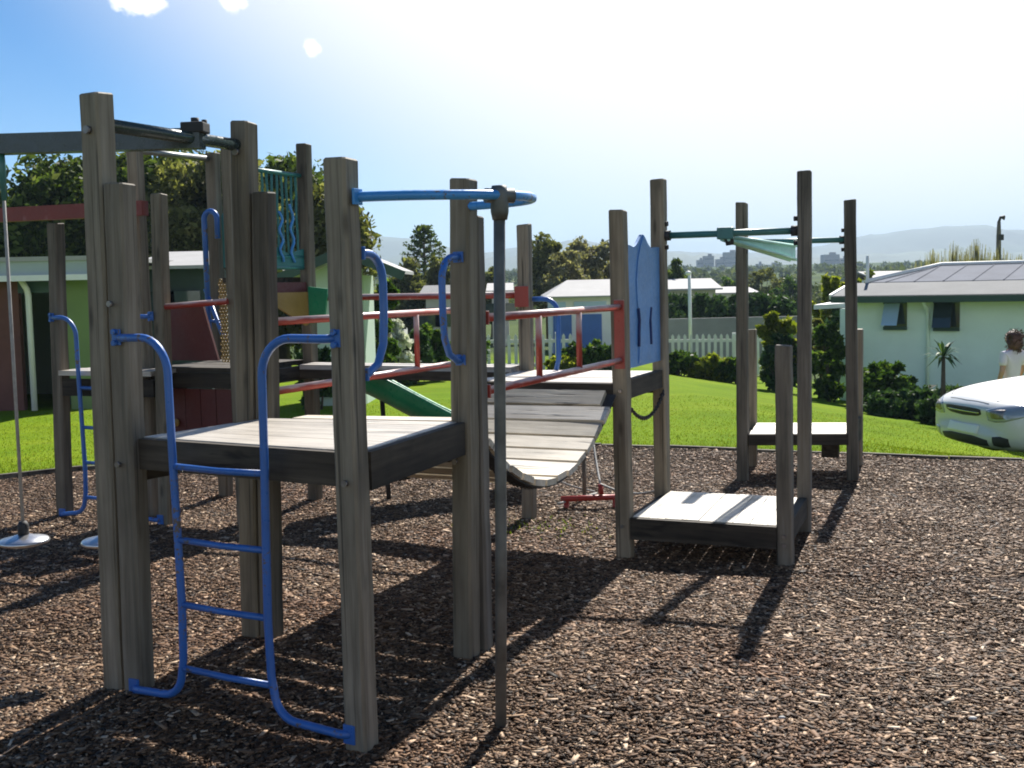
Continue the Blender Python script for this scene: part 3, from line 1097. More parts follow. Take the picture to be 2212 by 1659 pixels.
# --- slatted chain bridge
Wb = .93
br = thing('chain_bridge', 'sagging bridge of pale wooden slats on dark chains between the platforms', 'bridge', (-.2, 5.8, 0))
L0 = P3c.lerp(P4, .5) + Vv * .075
L1b = K.lerp(E, .5) - Vv * .075
s0 = P3c.lerp(P4, .5)
def bridge_pt(t):
    zz = .600 + (1.88 if t < .53 else 1.68) * (t - .53) ** 2
    return L0.lerp(L1b, t) + Vector((0, 0, min(zz, 1.0)))
NS = 15
ts = [i / 400 for i in range(401)]
cum = [0]
for i in range(400):
    cum.append(cum[-1] + (bridge_pt(ts[i + 1]) - bridge_pt(ts[i])).length)
def at_len(s):
    return bridge_pt(float(np.interp(s, cum, ts)))
pitchb = cum[-1] / NS
slat_src = []
for k in range(NS):
    a, b = at_len(k * pitchb + .012), at_len((k + 1) * pitchb - .012)
    t = (b - a).normalized()
    c = (a + b) / 2
    sd = U
    up = sd.cross(t).normalized()
    if up.z < 0:
        up = -up
    hl = Wb / 2 + random.uniform(-.006, .006) - (.06 if k in (0, NS - 1) else 0)
    tw = random.uniform(-.006, .006)
    pts8 = []
    for hh in (-.016, .016):
        for (sx, st) in ((-1, -1), (1, -1), (1, 1), (-1, 1)):
            pts8.append(c + sd * (sx * hl) + t * (st * (b - a).length / 2) + up * (hh + tw * sx))
    m = MB()
    m.hexa(pts8)
    o = m.build('slat', SLAT, br, c, 0, Matrix((sd, t, up)).transposed().to_quaternion())
for sx in (-1, 1):
    mb = MB()
    prev = None
    for i in range(0, 97):
        p = at_len(cum[-1] * i / 96) + U * (sx * (Wb / 2 - .07)) + Vector((0, 0, -.03))
        if prev is not None:
            d = (p - prev)
            nrm = d.cross(U).normalized() if i % 2 else U
            cc = (p + prev) / 2
            tt = d.normalized()
            ring = [cc + tt * (math.cos(a_) * d.length * .72) + nrm * (math.sin(a_) * .008) for a_ in [2 * math.pi * j / 10 for j in range(10)]]
            mb.tube(ring, .0032, 5, closed=True)
        prev = p
    mb.build('chain', CHAIN, br, L0, TH)
    mb = MB()
    for i in range(40):
        a_, b_ = cum[-1] * i / 40, cum[-1] * (i + 1) / 40
        o_ = U * (sx * (Wb / 2 - .045)) + Vector((0, 0, -.023))
        mb.beam(at_len(a_) + o_, at_len(b_) + o_, .07, .010)
    mb.build('rubber_belt', RUBBER, br, L0, TH)

# --- red rails of the chain bridge
def red_rails(a, b, za, zb, la, lb, label, ticks):
    root = thing('bridge_railing', label, 'railing', a, 0, 'red railings of the slatted bridge')
    t = (b - a).normalized()
    yaw = math.atan2(t.y, t.x)
    for z0, z1, nm in ((za, zb, 'top_rail'), (la, lb, 'lower_rail')):
        m = MB()
        m.bar(a + t * .045 + Vector((0, 0, z0)), b - t * .045 + Vector((0, 0, z1)), .0185, 12)
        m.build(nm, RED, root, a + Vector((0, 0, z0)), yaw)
    for k in ticks:
        m = MB()
        p = a.lerp(b, k)
        m.bar(p + Vector((0, 0, la + (lb - la) * k)), p + Vector((0, 0, za + (zb - za) * k)), .016, 10)
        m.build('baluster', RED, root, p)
    m = MB()
    for p in (a + t * .05, b - t * .05):
        for z in (za, la):
            m.box(p + Vector((0, 0, z)), (.01, .05, .06), yaw, .003)
    build_split(m, 'mounting_plate', RED, root, a)
    return root
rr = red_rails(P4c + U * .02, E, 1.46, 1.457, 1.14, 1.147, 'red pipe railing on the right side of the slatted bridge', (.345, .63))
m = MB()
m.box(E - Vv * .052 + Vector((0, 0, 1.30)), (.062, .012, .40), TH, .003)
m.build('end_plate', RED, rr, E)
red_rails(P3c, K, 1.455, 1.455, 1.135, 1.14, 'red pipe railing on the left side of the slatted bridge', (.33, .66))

# --- blue shaped panel between two posts
def panel_outline():
    ws = (A - E).length - .075
    pts_ = [(-ws / 2, 0), (ws / 2, 0), (ws / 2, .73)]
    for i in range(1, 30):
        x = ws / 2 - ws * i / 30
        k = abs(x) / (ws / 2)
        z = .73 + .07 * math.exp(-(x / .10) ** 2) - .010 * math.exp(-((abs(x) - .2) / .06) ** 2)
        pts_.append((x, z))
    pts_.append((-ws / 2, .73))
    return pts_
yawp = math.atan2((A - E).y, (A - E).x)
Mp = Matrix.Translation((E + A) / 2 + Vector((0, 0, 1.09))) @ Matrix.Rotation(yawp, 4, 'Z')
m = MB()
m.prism(panel_outline(), .018, Mp)
pn = m.build('play_panel', PANELB, far, (E + A) / 2 + Vector((0, 0, 1.09)), yawp)
pn['label'] = 'blue plastic panel with a peaked top between two posts'
# raised figure and its two dark grooves, on both faces
GROOVE = m_paint('dark_blue_groove', (.008, .025, .13), .6, amount=.5)
for sgn in (-1, 1):
    m = MB()
    fig = [(-.13, .02), (-.10, .26), (-.15, .40), (-.165, .52), (-.13, .64), (-.07, .73), (0, .795), (.07, .73), (.13, .64), (.165, .52), (.15, .40), (.10, .26), (.13, .02)]
    m.prism(fig, .007, Mp @ Matrix.Translation((0, sgn * .012, 0)))
    m.build('raised_figure', PANELB, pn, (E + A) / 2, yawp)
    for sx in (-1, 1):
        m = MB()
        m.tube([Mp @ Vector((sx * x, sgn * .0165, z)) for x, z in ((.135, .12), (.13, .2), (.118, .28), (.14, .35))], .009, 8)
        m.build('groove', GROOVE, pn, (E + A) / 2, yawp)

# chain hanging below the panel
m = MB()
for i in range(34):
    t0, t1 = i / 34, (i + 1) / 34
    f_ = lambda t: E.lerp(A, .06 + .88 * t) + Vector((0, 0, .86 - .11 * (1 - (2 * t - 1) ** 2) + .03 * t)) + U * .03
    p, q2 = f_(t0), f_(t1)
    d = q2 - p
    nrm = Vector((0, 0, 1)) if i % 2 else U
    ring = [(p + q2) / 2 + d.normalized() * (math.cos(a_) * d.length * .72) + nrm * (math.sin(a_) * .011) for a_ in [2 * math.pi * j / 10 for j in range(10)]]
    m.tube(ring, .0045, 5, closed=True)
tag(m.build('hanging_chain', CHAIN, None, E + Vector((0, 0, .8))), 'dark chain hanging in a loop under the blue panel', 'chain')

# --- green overhead bars with the sloping track
ov = thing('overhead_track', 'green overhead bars carrying a sloping track above the step platform', 'monkey bar', (1.6, 8, 0))
zo = 1.895
a_, c_ = Vector((*topxy(1422, 507, A), zo)), Vector((*topxy(1738, 497, CC), zo))
b_, d_ = Vector((B.x - .02, B.y, zo + .0)), Vector((*topxy(1836, 525, D), zo))
for p, q2 in ((a_, c_), (b_, d_)):
    m = MB()
    m.bar(p, q2, .0215, 12)
    m.build('cross_bar', GREEN, ov, p, math.atan2((q2 - p).y, (q2 - p).x))
kn = a_.lerp(c_, .475)
en = b_.lerp(d_, .5)
td = (en - kn).normalized()
sdv = td.cross(Vector((0, 0, 1)))
# a trough: flat web with two down-turned lips
m = MB()
for k in (-1, 1):
    m.tube([kn + sdv * (k * .022) - td * .02 + Vector((0, 0, -.04)), en + sdv * (k * .035) + Vector((0, 0, -.15))], .011, 8)
for k in (-1, 1):
    m.tube([kn + sdv * (k * .022) - td * .02 + Vector((0, 0, -.02)), en + sdv * (k * .035) + Vector((0, 0, -.04))], .010, 8)
build_split(m, 'track_pipe', TRACK, ov, kn, math.atan2(td.y, td.x))
m = MB()
t_ = .009
m.hexa([kn - sdv * t_ + Vector((0, 0, -.045)), kn + sdv * t_ + Vector((0, 0, -.045)), en + sdv * t_ + Vector((0, 0, -.155)), en - sdv * t_ + Vector((0, 0, -.155)),
        kn - sdv * t_ + Vector((0, 0, -.02)), kn + sdv * t_ + Vector((0, 0, -.02)), en + sdv * t_ + Vector((0, 0, -.03)), en - sdv * t_ + Vector((0, 0, -.03))])
m.build('track_plate', TRACK, ov, kn, math.atan2(td.y, td.x))
m = MB()
m.box(kn, (.105, .075, .075), math.atan2((c_ - a_).y, (c_ - a_).x), .008)
m.build('clamp', GREEN, ov, kn)
m = MB()
m.tube([kn + Vector((.02, 0, -.03)), kn + Vector((.025, 0, -.075))], [.03, .025], 10)
m.build('end_stop', RUBBER, ov, kn)
m = MB()
for p, s in ((a_, 1), (c_, -1), (b_, 1), (d_, -1)):
    dd = (c_ - a_).normalized() * s
    for zz in (-.075, 0, .075):
        m.tube([p + dd * .04 + Vector((0, 0, zz)), p + dd * (.065 if zz else .08) + Vector((0, 0, zz))], .016 if zz else .034, 10)
build_split(m, 'bolt', RUBBER, ov, a_)

REDP = m_paint('red_bar_paint', (.36, .03, .02), .4, (.15, .06, .04), amount=.38)
# --- red low bar and its chain on the bark
rb = thing('balance_bar', 'low red steel bar close above the bark beyond the bridge', 'balance bar', (.55, 8.1, 0))
m = MB()
m.tube([(.33, 8.12, .07), (.55, 8.12, .075), (.80, 8.16, .07)], .021, 12)
m.build('bar', REDP, rb, (.33, 8.12, .07), .1)
for x in (.37, .72):
    m = MB()
    m.tube([(x, 8.13, .06), (x, 8.13, -.05)], .02, 10)
    m.build('leg', REDP, rb, (x, 8.13, 0))
m = MB()
m.tube([(.62, 8.13, .10), (.615, 8.135, .17)], .018, 8)
m.build('upright', REDP, rb, (.62, 8.13, .1))
m = MB()
for (p, q2, sg) in (((.60, 8.6, .42), (.615, 8.14, .17), .02), ((.615, 8.14, .17), (1.0, 7.62, .22), .05), ((.30, 8.0, .06), (.62, 8.6, .02), .0), ((.2, 8.4, .22), (.6, 8.5, .05), .02)):
    p, q2 = Vector(p), Vector(q2)
    m.tube([p.lerp(q2, k / 8) - Vector((0, 0, sg * math.sin(math.pi * k / 8))) for k in range(9)], .008, 6)
tag(m.build('slack_rope', ROPE, None, (.5, 8.2, 0)), 'thin slack rope lying and hanging around the low red bar', 'rope')
m = MB()
m.bar((.52, 8.45, .0), (.52, 8.45, .3), .016, 8)
m.ball((.52, 8.45, .31), .022, 8)
tag(m.build('short_stake', POSTD, None, (.52, 8.45, 0)), 'short dark stake in the bark behind the slatted bridge', 'stake')

# ------------------------------------------------------------------ left and rear part of the structure
L3, L2 = Vector((-3.26, 8.25, 0)), Vector((-2.42, 7.92, 0))
Mm, L5, L4, L1 = Vector((-1.87, 7.9, 0)), Vector((-1.52, 8.7, 0)), Vector((-2.29, 9.05, 0)), Vector((-2.62, 8.27, 0))
side = thing('side_platform', 'narrow timber platform under the red beam at the left, near the red-brown house wall', 'play platform', (-2.8, 8.2, 0))
post(side, L3, topxy(120, 486, L3), 2.10, .092, POSTD)
post(side, L2, topxy(343, 420, L2), 2.26, .09, POST)
u5 = (L2 - L3).normalized()
v5 = Vector((-u5.y, u5.x, 0))
deck(side, L3 - v5 * .04 + u5 * .046, L2 - v5 * .04 - u5 * .046, L2 + v5 * .34 - u5 * .046, L3 + v5 * .34 + u5 * .046, 1.06, 3, 'u')
board(side, L3 + u5 * .046, L2 - u5 * .046, .88, 1.0)
board(side, L3 + u5 * .05 + v5 * .33, L2 - u5 * .05 + v5 * .33, .88, 1.0)
ladder(L3, L2, BLUE, 'dark blue pipe ladder on the left platform, seen beside the tall pair of posts', ztop=1.44)
REDB = m_pale_top('red_beam_paint', (.20, .028, .022), (.55, .36, .33), rough=.5, worn=(.2, .1, .08), amount=.38)
rbm = MB()
p, q2 = L3 - u5 * 1.6 + Vector((0, 0, 2.185)), L2 - u5 * .06 + Vector((0, 0, 2.175)) + v5 * .0
rbm.beam(p, q2, .07, .10)
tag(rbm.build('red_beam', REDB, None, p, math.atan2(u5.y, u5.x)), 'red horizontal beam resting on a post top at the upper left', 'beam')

tower = thing('play_tower', 'tall timber tower with teal panels and maroon walls behind the nearest platform', 'play tower', (-2.08, 8.5, 0))
for b_, pxy, z in ((Mm, (494, 311), 2.62), (L5, (656, 321), 2.67), (L4, (459, 338), 2.66), (L1, (290, 313), 2.66)):
    post(tower, b_, topxy(*pxy, b_), z, .09, POSTD)
ZT, ZU = 1.07, 1.69
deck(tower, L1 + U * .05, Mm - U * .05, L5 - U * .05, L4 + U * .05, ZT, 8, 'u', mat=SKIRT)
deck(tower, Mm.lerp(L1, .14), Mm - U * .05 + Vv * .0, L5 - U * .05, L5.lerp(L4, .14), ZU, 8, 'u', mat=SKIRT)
board(tower, L1 + U * .05, Mm - U * .05, ZT - .14, ZT - .037)
board(tower, Mm + Vv * .05, L5 - Vv * .05, ZT - .14, ZT - .037)
board(tower, Mm + Vv * .05, L5 - Vv * .05, ZU - .12, ZU - .037, mat=DRED)
m = MB()
m.bar((*topxy(300, 326, L1), 2.60), (*topxy(455, 345, L4), 2.62), .022, 10)
m.build('top_bar', GALV, tower, L1 + Vector((0, 0, 2.6)))
# teal balustrade with bent-pipe figures between M and L5
m = MB()
pa, pb2 = Mm + Vv * .05, L5 - Vv * .05
for z in (1.76, 1.84, 2.44):
    m.bar(pa + Vector((0, 0, z)), pb2 + Vector((0, 0, z)), .016, 8)
for k in range(1, 13):
    p = pa.lerp(pb2, k / 13)
    wig = []
    for j in range(15):
        zz = 1.76 + .68 * j / 14
        wig.append(p + Vv * (.004 * math.sin(j * .9 + k * 1.9)) + Vector((0, 0, zz)))
    m.tube(wig, .009, 7)
m.build('teal_bars', TEAL, tower, pa, math.atan2(Vv.y, Vv.x))
m = MB()
for j, k in enumerate((.38, .62, .8)):
    p = pa.lerp(pb2, k)
    wig = [p + Vv * (.022 * math.sin(i * 1.3 + j)) + U * .02 + Vector((0, 0, 1.8 + (.30 + .06 * j) * i / 12)) for i in range(13)]
    m.tube(wig, .010, 7)
build_split(m, 'blue_bars', LBLUE, tower, pa, math.atan2(Vv.y, Vv.x))
# solid lower half of that side
Mt = Matrix.Translation((pa + pb2) / 2 + Vector((0, 0, 1.76))) @ Matrix.Rotation(math.atan2(Vv.y, Vv.x), 4, 'Z')
wv = (pb2 - pa).length / 2
m = MB()
m.prism([(-wv, 0), (wv, 0), (wv, .14), (.2, .10), (0, .16), (-.2, .1), (-wv, .15)], .015, Mt)
m.build('teal_panel', TEAL, tower, pa)
# back side between L4 and L5: teal panel under a blue arch
pa, pb2 = L4 + U * .05, L5 - U * .05
Mt = Matrix.Translation(pa.lerp(pb2, .2) + Vector((0, 0, 1.78))) @ Matrix.Rotation(TH, 4, 'Z')
m = MB()
m.prism([(-.12, 0), (.14, 0), (.14, .4), (.05, .5), (-.05, .5), (-.12, .4)], .015, Mt)
m.build('teal_panel', TEAL, tower, pa)
# blue climbing hoop at L4
bq = Vector((*topxy(447, 600, L4), 0)) + Vector((.03, -.12, 0))
m = MB()
hq = [bq + Vector((0, 0, 1.08)), bq + Vector((0, 0, 2.12))] + arc(bq + U * .06 + Vector((0, 0, 2.15)), .06, math.pi, 0, U, (0, 0, 1), 9) + [bq + U * .12 + Vector((0, 0, 2.0))]
m.tube(hq, .021, 10)
m.tube([bq + U * -.02 + Vector((0, 0, 1.62)), bq + U * .12 + Vector((0, 0, 1.28)), bq + U * .22 + Vector((0, 0, 1.18))], .017, 8)
m.tube([bq - U * .34 + Vector((0, 0, 1.37)), bq + U * .1 + Vector((0, 0, 1.37))], .014, 8)
m.build('blue_hoop', BLUE, tower, bq)
# maroon front walls L1-M : trapezium above the deck, boards below
pa, pb2 = L1 + U * .05, Mm - U * .05
Mt = Matrix.Translation((pa + pb2) / 2 + Vector((0, 0, 0))) @ Matrix.Rotation(TH, 4, 'Z')
m = MB()
m.prism([(-.30, 1.12), (.24, 1.12), (.12, 1.52), (-.22, 1.52)], .02, Mt)
m.build('maroon_panel', DRED, tower, pa, TH)
m = MB()
for k in range(5):
    x0 = -.33 + k * .135
    m.prism([(x0, .45), (x0 + .128, .45), (x0 + .128, .92), (x0, .92)], .025, Mt)
m.build('maroon_wall', DRED, tower, pa, TH)
m = MB()
m.ball(tuple(Mt @ Vector((-.14, -.035, .68))), .03, 12, (1, .7, 1))
m.build('yellow_knob', YELL, tower, pa)
# yellow perforated panel near M
m = MB()
for i in range(6):
    for j in range(25):
        c = Mt @ Vector((.265 + i * .024 - .012 * (j % 2), .02, 1.12 + j * .023))
        ring = [c + U * (.0105 * math.cos(a2)) + Vector((0, 0, .0105 * math.sin(a2))) for a2 in [2 * math.pi * q3 / 10 for q3 in range(10)]]
        m.tube(ring, .0042, 5, closed=True)
m.build('yellow_ring_mesh', YELL, tower, pa, TH)
# orange-yellow slide side below the upper deck
pa = Mm.lerp(L5, .55) + U * .03
Mt2 = Matrix.Translation(pa) @ Matrix.Rotation(math.atan2(Vv.y, Vv.x), 4, 'Z')
m = MB()
m.prism([(-.30, 1.58), (.38, 1.58), (.38, 1.36), (.30, 1.33)], .018, Mt2)
m.build('ochre_panel', YELL, tower, pa)

pa = L5 + U * .05 - Vv * .06
Mt3 = Matrix.Translation(pa) @ Matrix.Rotation(TH, 4, 'Z')
m = MB()
m.prism([(.0, 1.34), (.13, 1.36), (.17, 1.60), (.0, 1.62)], .018, Mt3)
m.build('green_panel', SLIDE, tower, pa)

# --- timber walkway between the tower and the raised platform, with one red rail
wk = thing('walkway', 'straight timber walkway with a single red rail behind the slatted bridge', 'walkway', (-.9, 7.9, 0))
w0, w1 = H - U * .045 - Vv * .16, L5 + U * .05 - Vv * .22
w2, w3 = H - U * .045 + Vv * .03, L5 + U * .05 - Vv * .02
deck(wk, w1, w0, w2, w3, 1.05, 2, 'u')
board(wk, w1 + U * .02, w0 - U * .02, .95, 1.013, .05)
board(wk, w3 + U * .02, w2 - U * .02, .95, 1.013, .05)
m = MB()
m.bar(H + Vector((0, 0, 1.53)) - U * .04, L5 + U * .05 + Vector((0, 0, 1.535)), .024, 10)
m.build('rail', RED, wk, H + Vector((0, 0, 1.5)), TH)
m = MB()
m.box(H - Vv * .055 + Vector((0, 0, 1.52)), (.10, .012, .14), TH, .003)
m.build('rail_bracket', RED, wk, H)
m = MB()
m.bar(Mm - U * .02 + Vector((0, 0, 1.53)) - Vv * .07, L2 + U * .04 + Vector((0, 0, 1.50)) - Vv * .0, .022, 10)
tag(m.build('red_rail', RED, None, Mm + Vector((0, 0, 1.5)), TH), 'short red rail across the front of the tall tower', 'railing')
# blue hoop on the lawn side of post H
m = MB()
hc = H + U * .06 - Vv * .0
m.tube([hc + Vector((0, 0, 1.50)), hc + U * .06 + Vector((0, 0, 1.50))] + arc(hc + U * .08 + Vector((0, 0, 1.40)), .10, math.pi / 2, 0, U, (0, 0, 1), 7) + [hc + U * .18 + Vector((0, 0, 1.1)), hc + U * .16 + Vector((0, 0, 1.02))], .017, 9)
tag(m.build('hand_hoop', BLUE, None, H + Vector((0, 0, 1))), 'dark blue hand hoop at the rear post of the raised platform', 'grab handle')

# --- green slide
def slide():
    root = thing('slide', 'green plastic slide sloping down behind the walkway onto the lawn side', 'slide', (-.7, 9.0, 0))
    path = [(-1.22, 8.66, .88), (-1.1, 8.68, .84), (-.85, 8.73, .69), (-.6, 8.78, .54), (-.35, 8.83, .41), (-.1, 8.88, .31), (.1, 8.92, .28), (.25, 8.95, .275)]
    path = [Vector(p) for p in path]
    prof = [(-.31, .14), (-.295, .155), (-.27, .135), (-.25, .04), (-.12, .0), (.12, 0), (.25, .04), (.27, .135), (.295, .155), (.31, .14), (.28, .02), (.14, -.03), (-.14, -.03), (-.28, .02)]
    n = len(prof)
    vs, fs = [], []
    for i, p in enumerate(path):
        t = (path[min(i + 1, len(path) - 1)] - path[max(i - 1, 0)]).normalized()
        sd = t.cross(Vector((0, 0, 1))).normalized()
        up = sd.cross(t)
        vs += [p + sd * x + up * z for x, z in prof]
    for i in range(len(path) - 1):
        for j in range(n):
            fs.append((i * n + j, i * n + (j + 1) % n, (i + 1) * n + (j + 1) % n, (i + 1) * n + j))
    fs += [tuple(range(n)), tuple(range((len(path)) * n - 1, (len(path) - 1) * n - 1, -1))]
    m = MB()
    m.add(vs, fs, True)
    o = m.build('chute', SLIDE, root, path[0])
    sub = o.modifiers.new('smooth', 'SUBSURF')
    sub.levels = sub.render_levels = 1
    for (x, y, z) in ((-.98, 8.64, .76), (.05, 8.83, .28)):
        m = MB()
        m.tube([(x, y, z), (x + .03, y, gz(x, y) - .05)], .018, 8)
        m.build('leg', RUBBER, root, (x, y, 0))
slide()

# ------------------------------------------------------------------ vegetation tools
def leaf_cloud(clumps, per, size, flat=.0, seed=1, elong=1.8, droop=0.0):
    """clumps: (x,y,z,r) ; returns verts, quads of small folded leaf faces"""
    rg = np.random.default_rng(seed)
    cl = np.array(clumps, float)
    n = len(cl) * per
    c = np.repeat(cl, per, 0)
    d = rg.normal(0, 1, (n, 3))
    d /= np.linalg.norm(d, axis=1)[:, None]
    rr = c[:, 3] * rg.uniform(.15, 1, n) ** .55
    pos = c[:, :3] + d * rr[:, None] * np.array([1, 1, .85])
    a = rg.normal(0, 1, (n, 3))
    a[:, 2] -= droop
    a /= np.linalg.norm(a, axis=1)[:, None]
    b = np.cross(a, rg.normal(0, 1, (n, 3)))
    b /= np.linalg.norm(b, axis=1)[:, None]
    s = size * np.clip(rg.lognormal(-.08, .42, n), .35, 2.1)
    A_, B_ = a * s[:, None], b * (s / elong)[:, None]
    vs = np.stack([pos - A_, pos - B_ * .9, pos + A_, pos + B_ * .9], 1).reshape(-1, 3)
    return vs, np.arange(n * 4).reshape(n, 4)
BARKT = m_plain('tree_bark', (.075, .058, .045), .9, var=.35, scale=6, bump=.5)
def plant(name, label, cat, base, mat, clumps, per, size, seed, trunk=None, group=None, elong=1.8, droop=0.0, leafname='crown', woodname='trunk'):
    root = thing(name, label, cat, base, 0, group)
    vs, qs = leaf_cloud(clumps, per, size, seed=seed, elong=elong, droop=droop)
    me = np_mesh(leafname, vs - np.array(base), qs, mat)
    link(leafname, me, root, Matrix.Translation(base))
    m = MB()
    if trunk:
        for path, r0, r1 in trunk:
            k = len(path)
            m.tube(path, [r0 + (r1 - r0) * i / (k - 1) for i in range(k)], 7)
    else:
        for j in range(5):
            c = clumps[j * len(clumps) // 5]
            p0 = Vector(base) + Vector((random.uniform(-.08, .08), random.uniform(-.08, .08), -.05))
            m.tube([p0, p0.lerp(Vector(c[:3]), .5) + Vector((0, 0, .04)), Vector(c[:3])], [.022, .015, .006], 6)
    m.build(woodname, BARKT, root, base)
    return root
def ell_clumps(c, rad, n, rc, seed, hollow=.35, top=1.0):
    rg = random.Random(seed)
    out = []
    while len(out) < n:
        x, y, z = rg.uniform(-1, 1), rg.uniform(-1, 1), rg.uniform(-1, 1)
        d = x * x + y * y + z * z
        if hollow < d < 1:
            out.append((c[0] + x * rad[0], c[1] + y * rad[1], c[2] + z * rad[2], rc * rg.uniform(.6, 1.35)))
    return out
def tree(name, label, base, h, rad, mat, seed, n=60, per=110, size=.10, rc=.55, group=None, trunk_r=.16, low=.25, droop=0.0):
    rg = random.Random(seed)
    bx_, by_, bz_ = base
    cz = bz_ + h * (low + 1) / 2
    cl = ell_clumps((bx_, by_, cz), (rad, rad * .9, h * (1 - low) / 2), n, rc, seed)
    tr = [([Vector((bx_, by_, bz_ - .2)), Vector((bx_ + rg.uniform(-.1, .1), by_, bz_ + h * .3)), Vector((bx_ + rg.uniform(-.2, .2), by_, bz_ + h * .72))], trunk_r, trunk_r * .3)]
    for k in range(7):
        c = rg.choice(cl)
        s = Vector((bx_, by_, bz_ + h * rg.uniform(.2, .45)))
        e = Vector(c[:3])
        tr.append(([s, s.lerp(e, .5) + Vector((0, 0, .2)), e], trunk_r * .4, trunk_r * .08))
    return plant(name, label, 'tree', base, mat, cl, per, size, seed, tr, group, droop=droop)

LF_DARK = m_leaf('dark_evergreen_leaf', [(0, (.022, .036, .012)), (.5, (.056, .084, .022)), (.85, (.10, .135, .034)), (1, (.16, .18, .06))], .36, .55)
LF_OLIVE = m_leaf('olive_leaf', [(0, (.045, .05, .02)), (.5, (.11, .115, .044)), (.85, (.17, .17, .07)), (1, (.25, .24, .11))], .4, .6)
LF_GREEN = m_leaf('mid_green_leaf', [(0, (.02, .045, .01)), (.5, (.05, .095, .02)), (.85, (.09, .15, .03)), (1, (.16, .21, .05))], .35, .5)
LF_LIME = m_leaf('yellow_green_leaf', [(0, (.07, .09, .012)), (.5, (.14, .17, .02)), (.85, (.22, .24, .035)), (1, (.34, .33, .08))], .45, .5)
LF_SHADE = m_leaf('deep_green_leaf', [(0, (.02, .042, .018)), (.5, (.044, .086, .034)), (.85, (.072, .125, .05)), (1, (.11, .17, .075))], .25, .45)
LF_GREY = m_leaf('grey_green_scrub_leaf', [(0, (.09, .085, .055)), (.5, (.19, .175, .115)), (.85, (.26, .24, .165)), (1, (.34, .31, .24))], .42, .6)
LF_FAR = m_leaf('far_bush_leaf', [(0, (.06, .075, .03)), (.5, (.085, .105, .04)), (1, (.12, .135, .06))], .25, .7)
FLOWER = m_leaf('white_flower', [(0, (.45, .5, .3)), (.5, (.6, .62, .5)), (1, (.8, .8, .75))], .3, .6, (1.1, 1.1, 1.0))

# big trees behind the left house
for i, (px, ptop, Y, rad, mt, lab) in enumerate((
        (20, 420, 29, 1.7, LF_DARK, 'dark evergreen tree at the far left above the grey house roof'),
        (108, 345, 30, 1.55, LF_DARK, 'rounded dark tree behind the post that holds the red beam'),
        (235, 330, 33, 2.2, LF_OLIVE, 'olive tree rising behind the tallest left post'),
        (345, 318, 31, 1.9, LF_DARK, 'largest dark tree in the middle of the left tree group'),
        (465, 342, 30, 1.9, LF_OLIVE, 'broad olive tree behind the tall tower'),
        (600, 352, 32, 1.8, LF_DARK, 'dark tree seen through the teal bars of the tower'),
        (705, 430, 31, .95, LF_OLIVE, 'lower tree at the right end of the left tree group'))):
    p = spot(px, ptop, Y)
    b = (p.x, p.y, gz(p.x, p.y))
    tree('broadleaf_tree', lab, b, p.z - b[2], rad, mt, 40 + i, 110, 240, .092, .58, 'tall trees behind the left house', .2, .12)

# ------------------------------------------------------------------ houses
ROOFG = m_plain('grey_roof_iron', (.19, .195, .195), .85, 0, .1, var=.1, scale=1.5)
FASCIA = m_plain('grey_fascia_metal', (.36, .42, .42), .6, 0, .3, var=.08, scale=1.5)
ROOFW = m_plain('pale_roof_iron', (.36, .355, .35), .75, 0, .12, var=.08, scale=1.5)
ROOFD = m_plain('blue_grey_roof_iron', (.125, .138, .17), .85, 0, .08, var=.12, scale=1.5)
MINT = m_plain('mint_wall_paint', (.74, .88, .80), .7, var=.06, scale=1.2)
PALEG = m_plain('pale_green_wall_paint', (.40, .50, .42), .7, var=.06, scale=1.2)
LEAFG = m_plain('leaf_green_wall_paint', (.15, .22, .075), .7, var=.1, scale=1.2)
BRICK = m_plain('red_brown_wall', (.13, .05, .038), .8, var=.2, scale=3)
WHITE = m_plain('white_paint', (.75, .76, .74), .5, var=.05, scale=2)
DARKIN = m_plain('dark_interior', (.018, .022, .02), .8, var=.3, scale=2)
DGREEN = m_plain('dark_green_trim', (.02, .06, .045), .5, var=.2, scale=2)
gl = Mat('window_glass')
gl.base((.03, .045, .05))
gl.rough(.06, .8)
GLASS = gl.m
gb = Mat('glass_painted_sky_blue')
gb.base((.36, .53, .72))  # pale blue base colour stands in for reflected sky
gb.rough(.12, .8, .0)
GLASSB = gb.m
DULLW = m_plain('weathered_white_paint', (.62, .63, .62), .7, var=.12, scale=2)
CREAM = m_plain('cream_wall', (.55, .54, .48), .75, var=.08, scale=1.5)

def gable_roof(m, x0, x1, y0, y1, ze, zr, th=.06, axis='x', over=.0):
    """two roof slabs, ridge along axis"""
    if axis == 'x':
        ym = (y0 + y1) / 2
        for ya in (y0, y1):
            m.hexa([Vector(p) for p in ((x0, ya, ze), (x1, ya, ze), (x1, ym, zr), (x0, ym, zr), (x0, ya, ze + th), (x1, ya, ze + th), (x1, ym, zr + th), (x0, ym, zr + th))])
    else:
        xm = (x0 + x1) / 2
        for xa in (x0, x1):
            m.hexa([Vector(p) for p in ((xa, y0, ze), (xa, y1, ze), (xm, y1, zr), (xm, y0, zr), (xa, y0, ze + th), (xa, y1, ze + th), (xm, y1, zr + th), (xm, y0, zr + th))])
    return m

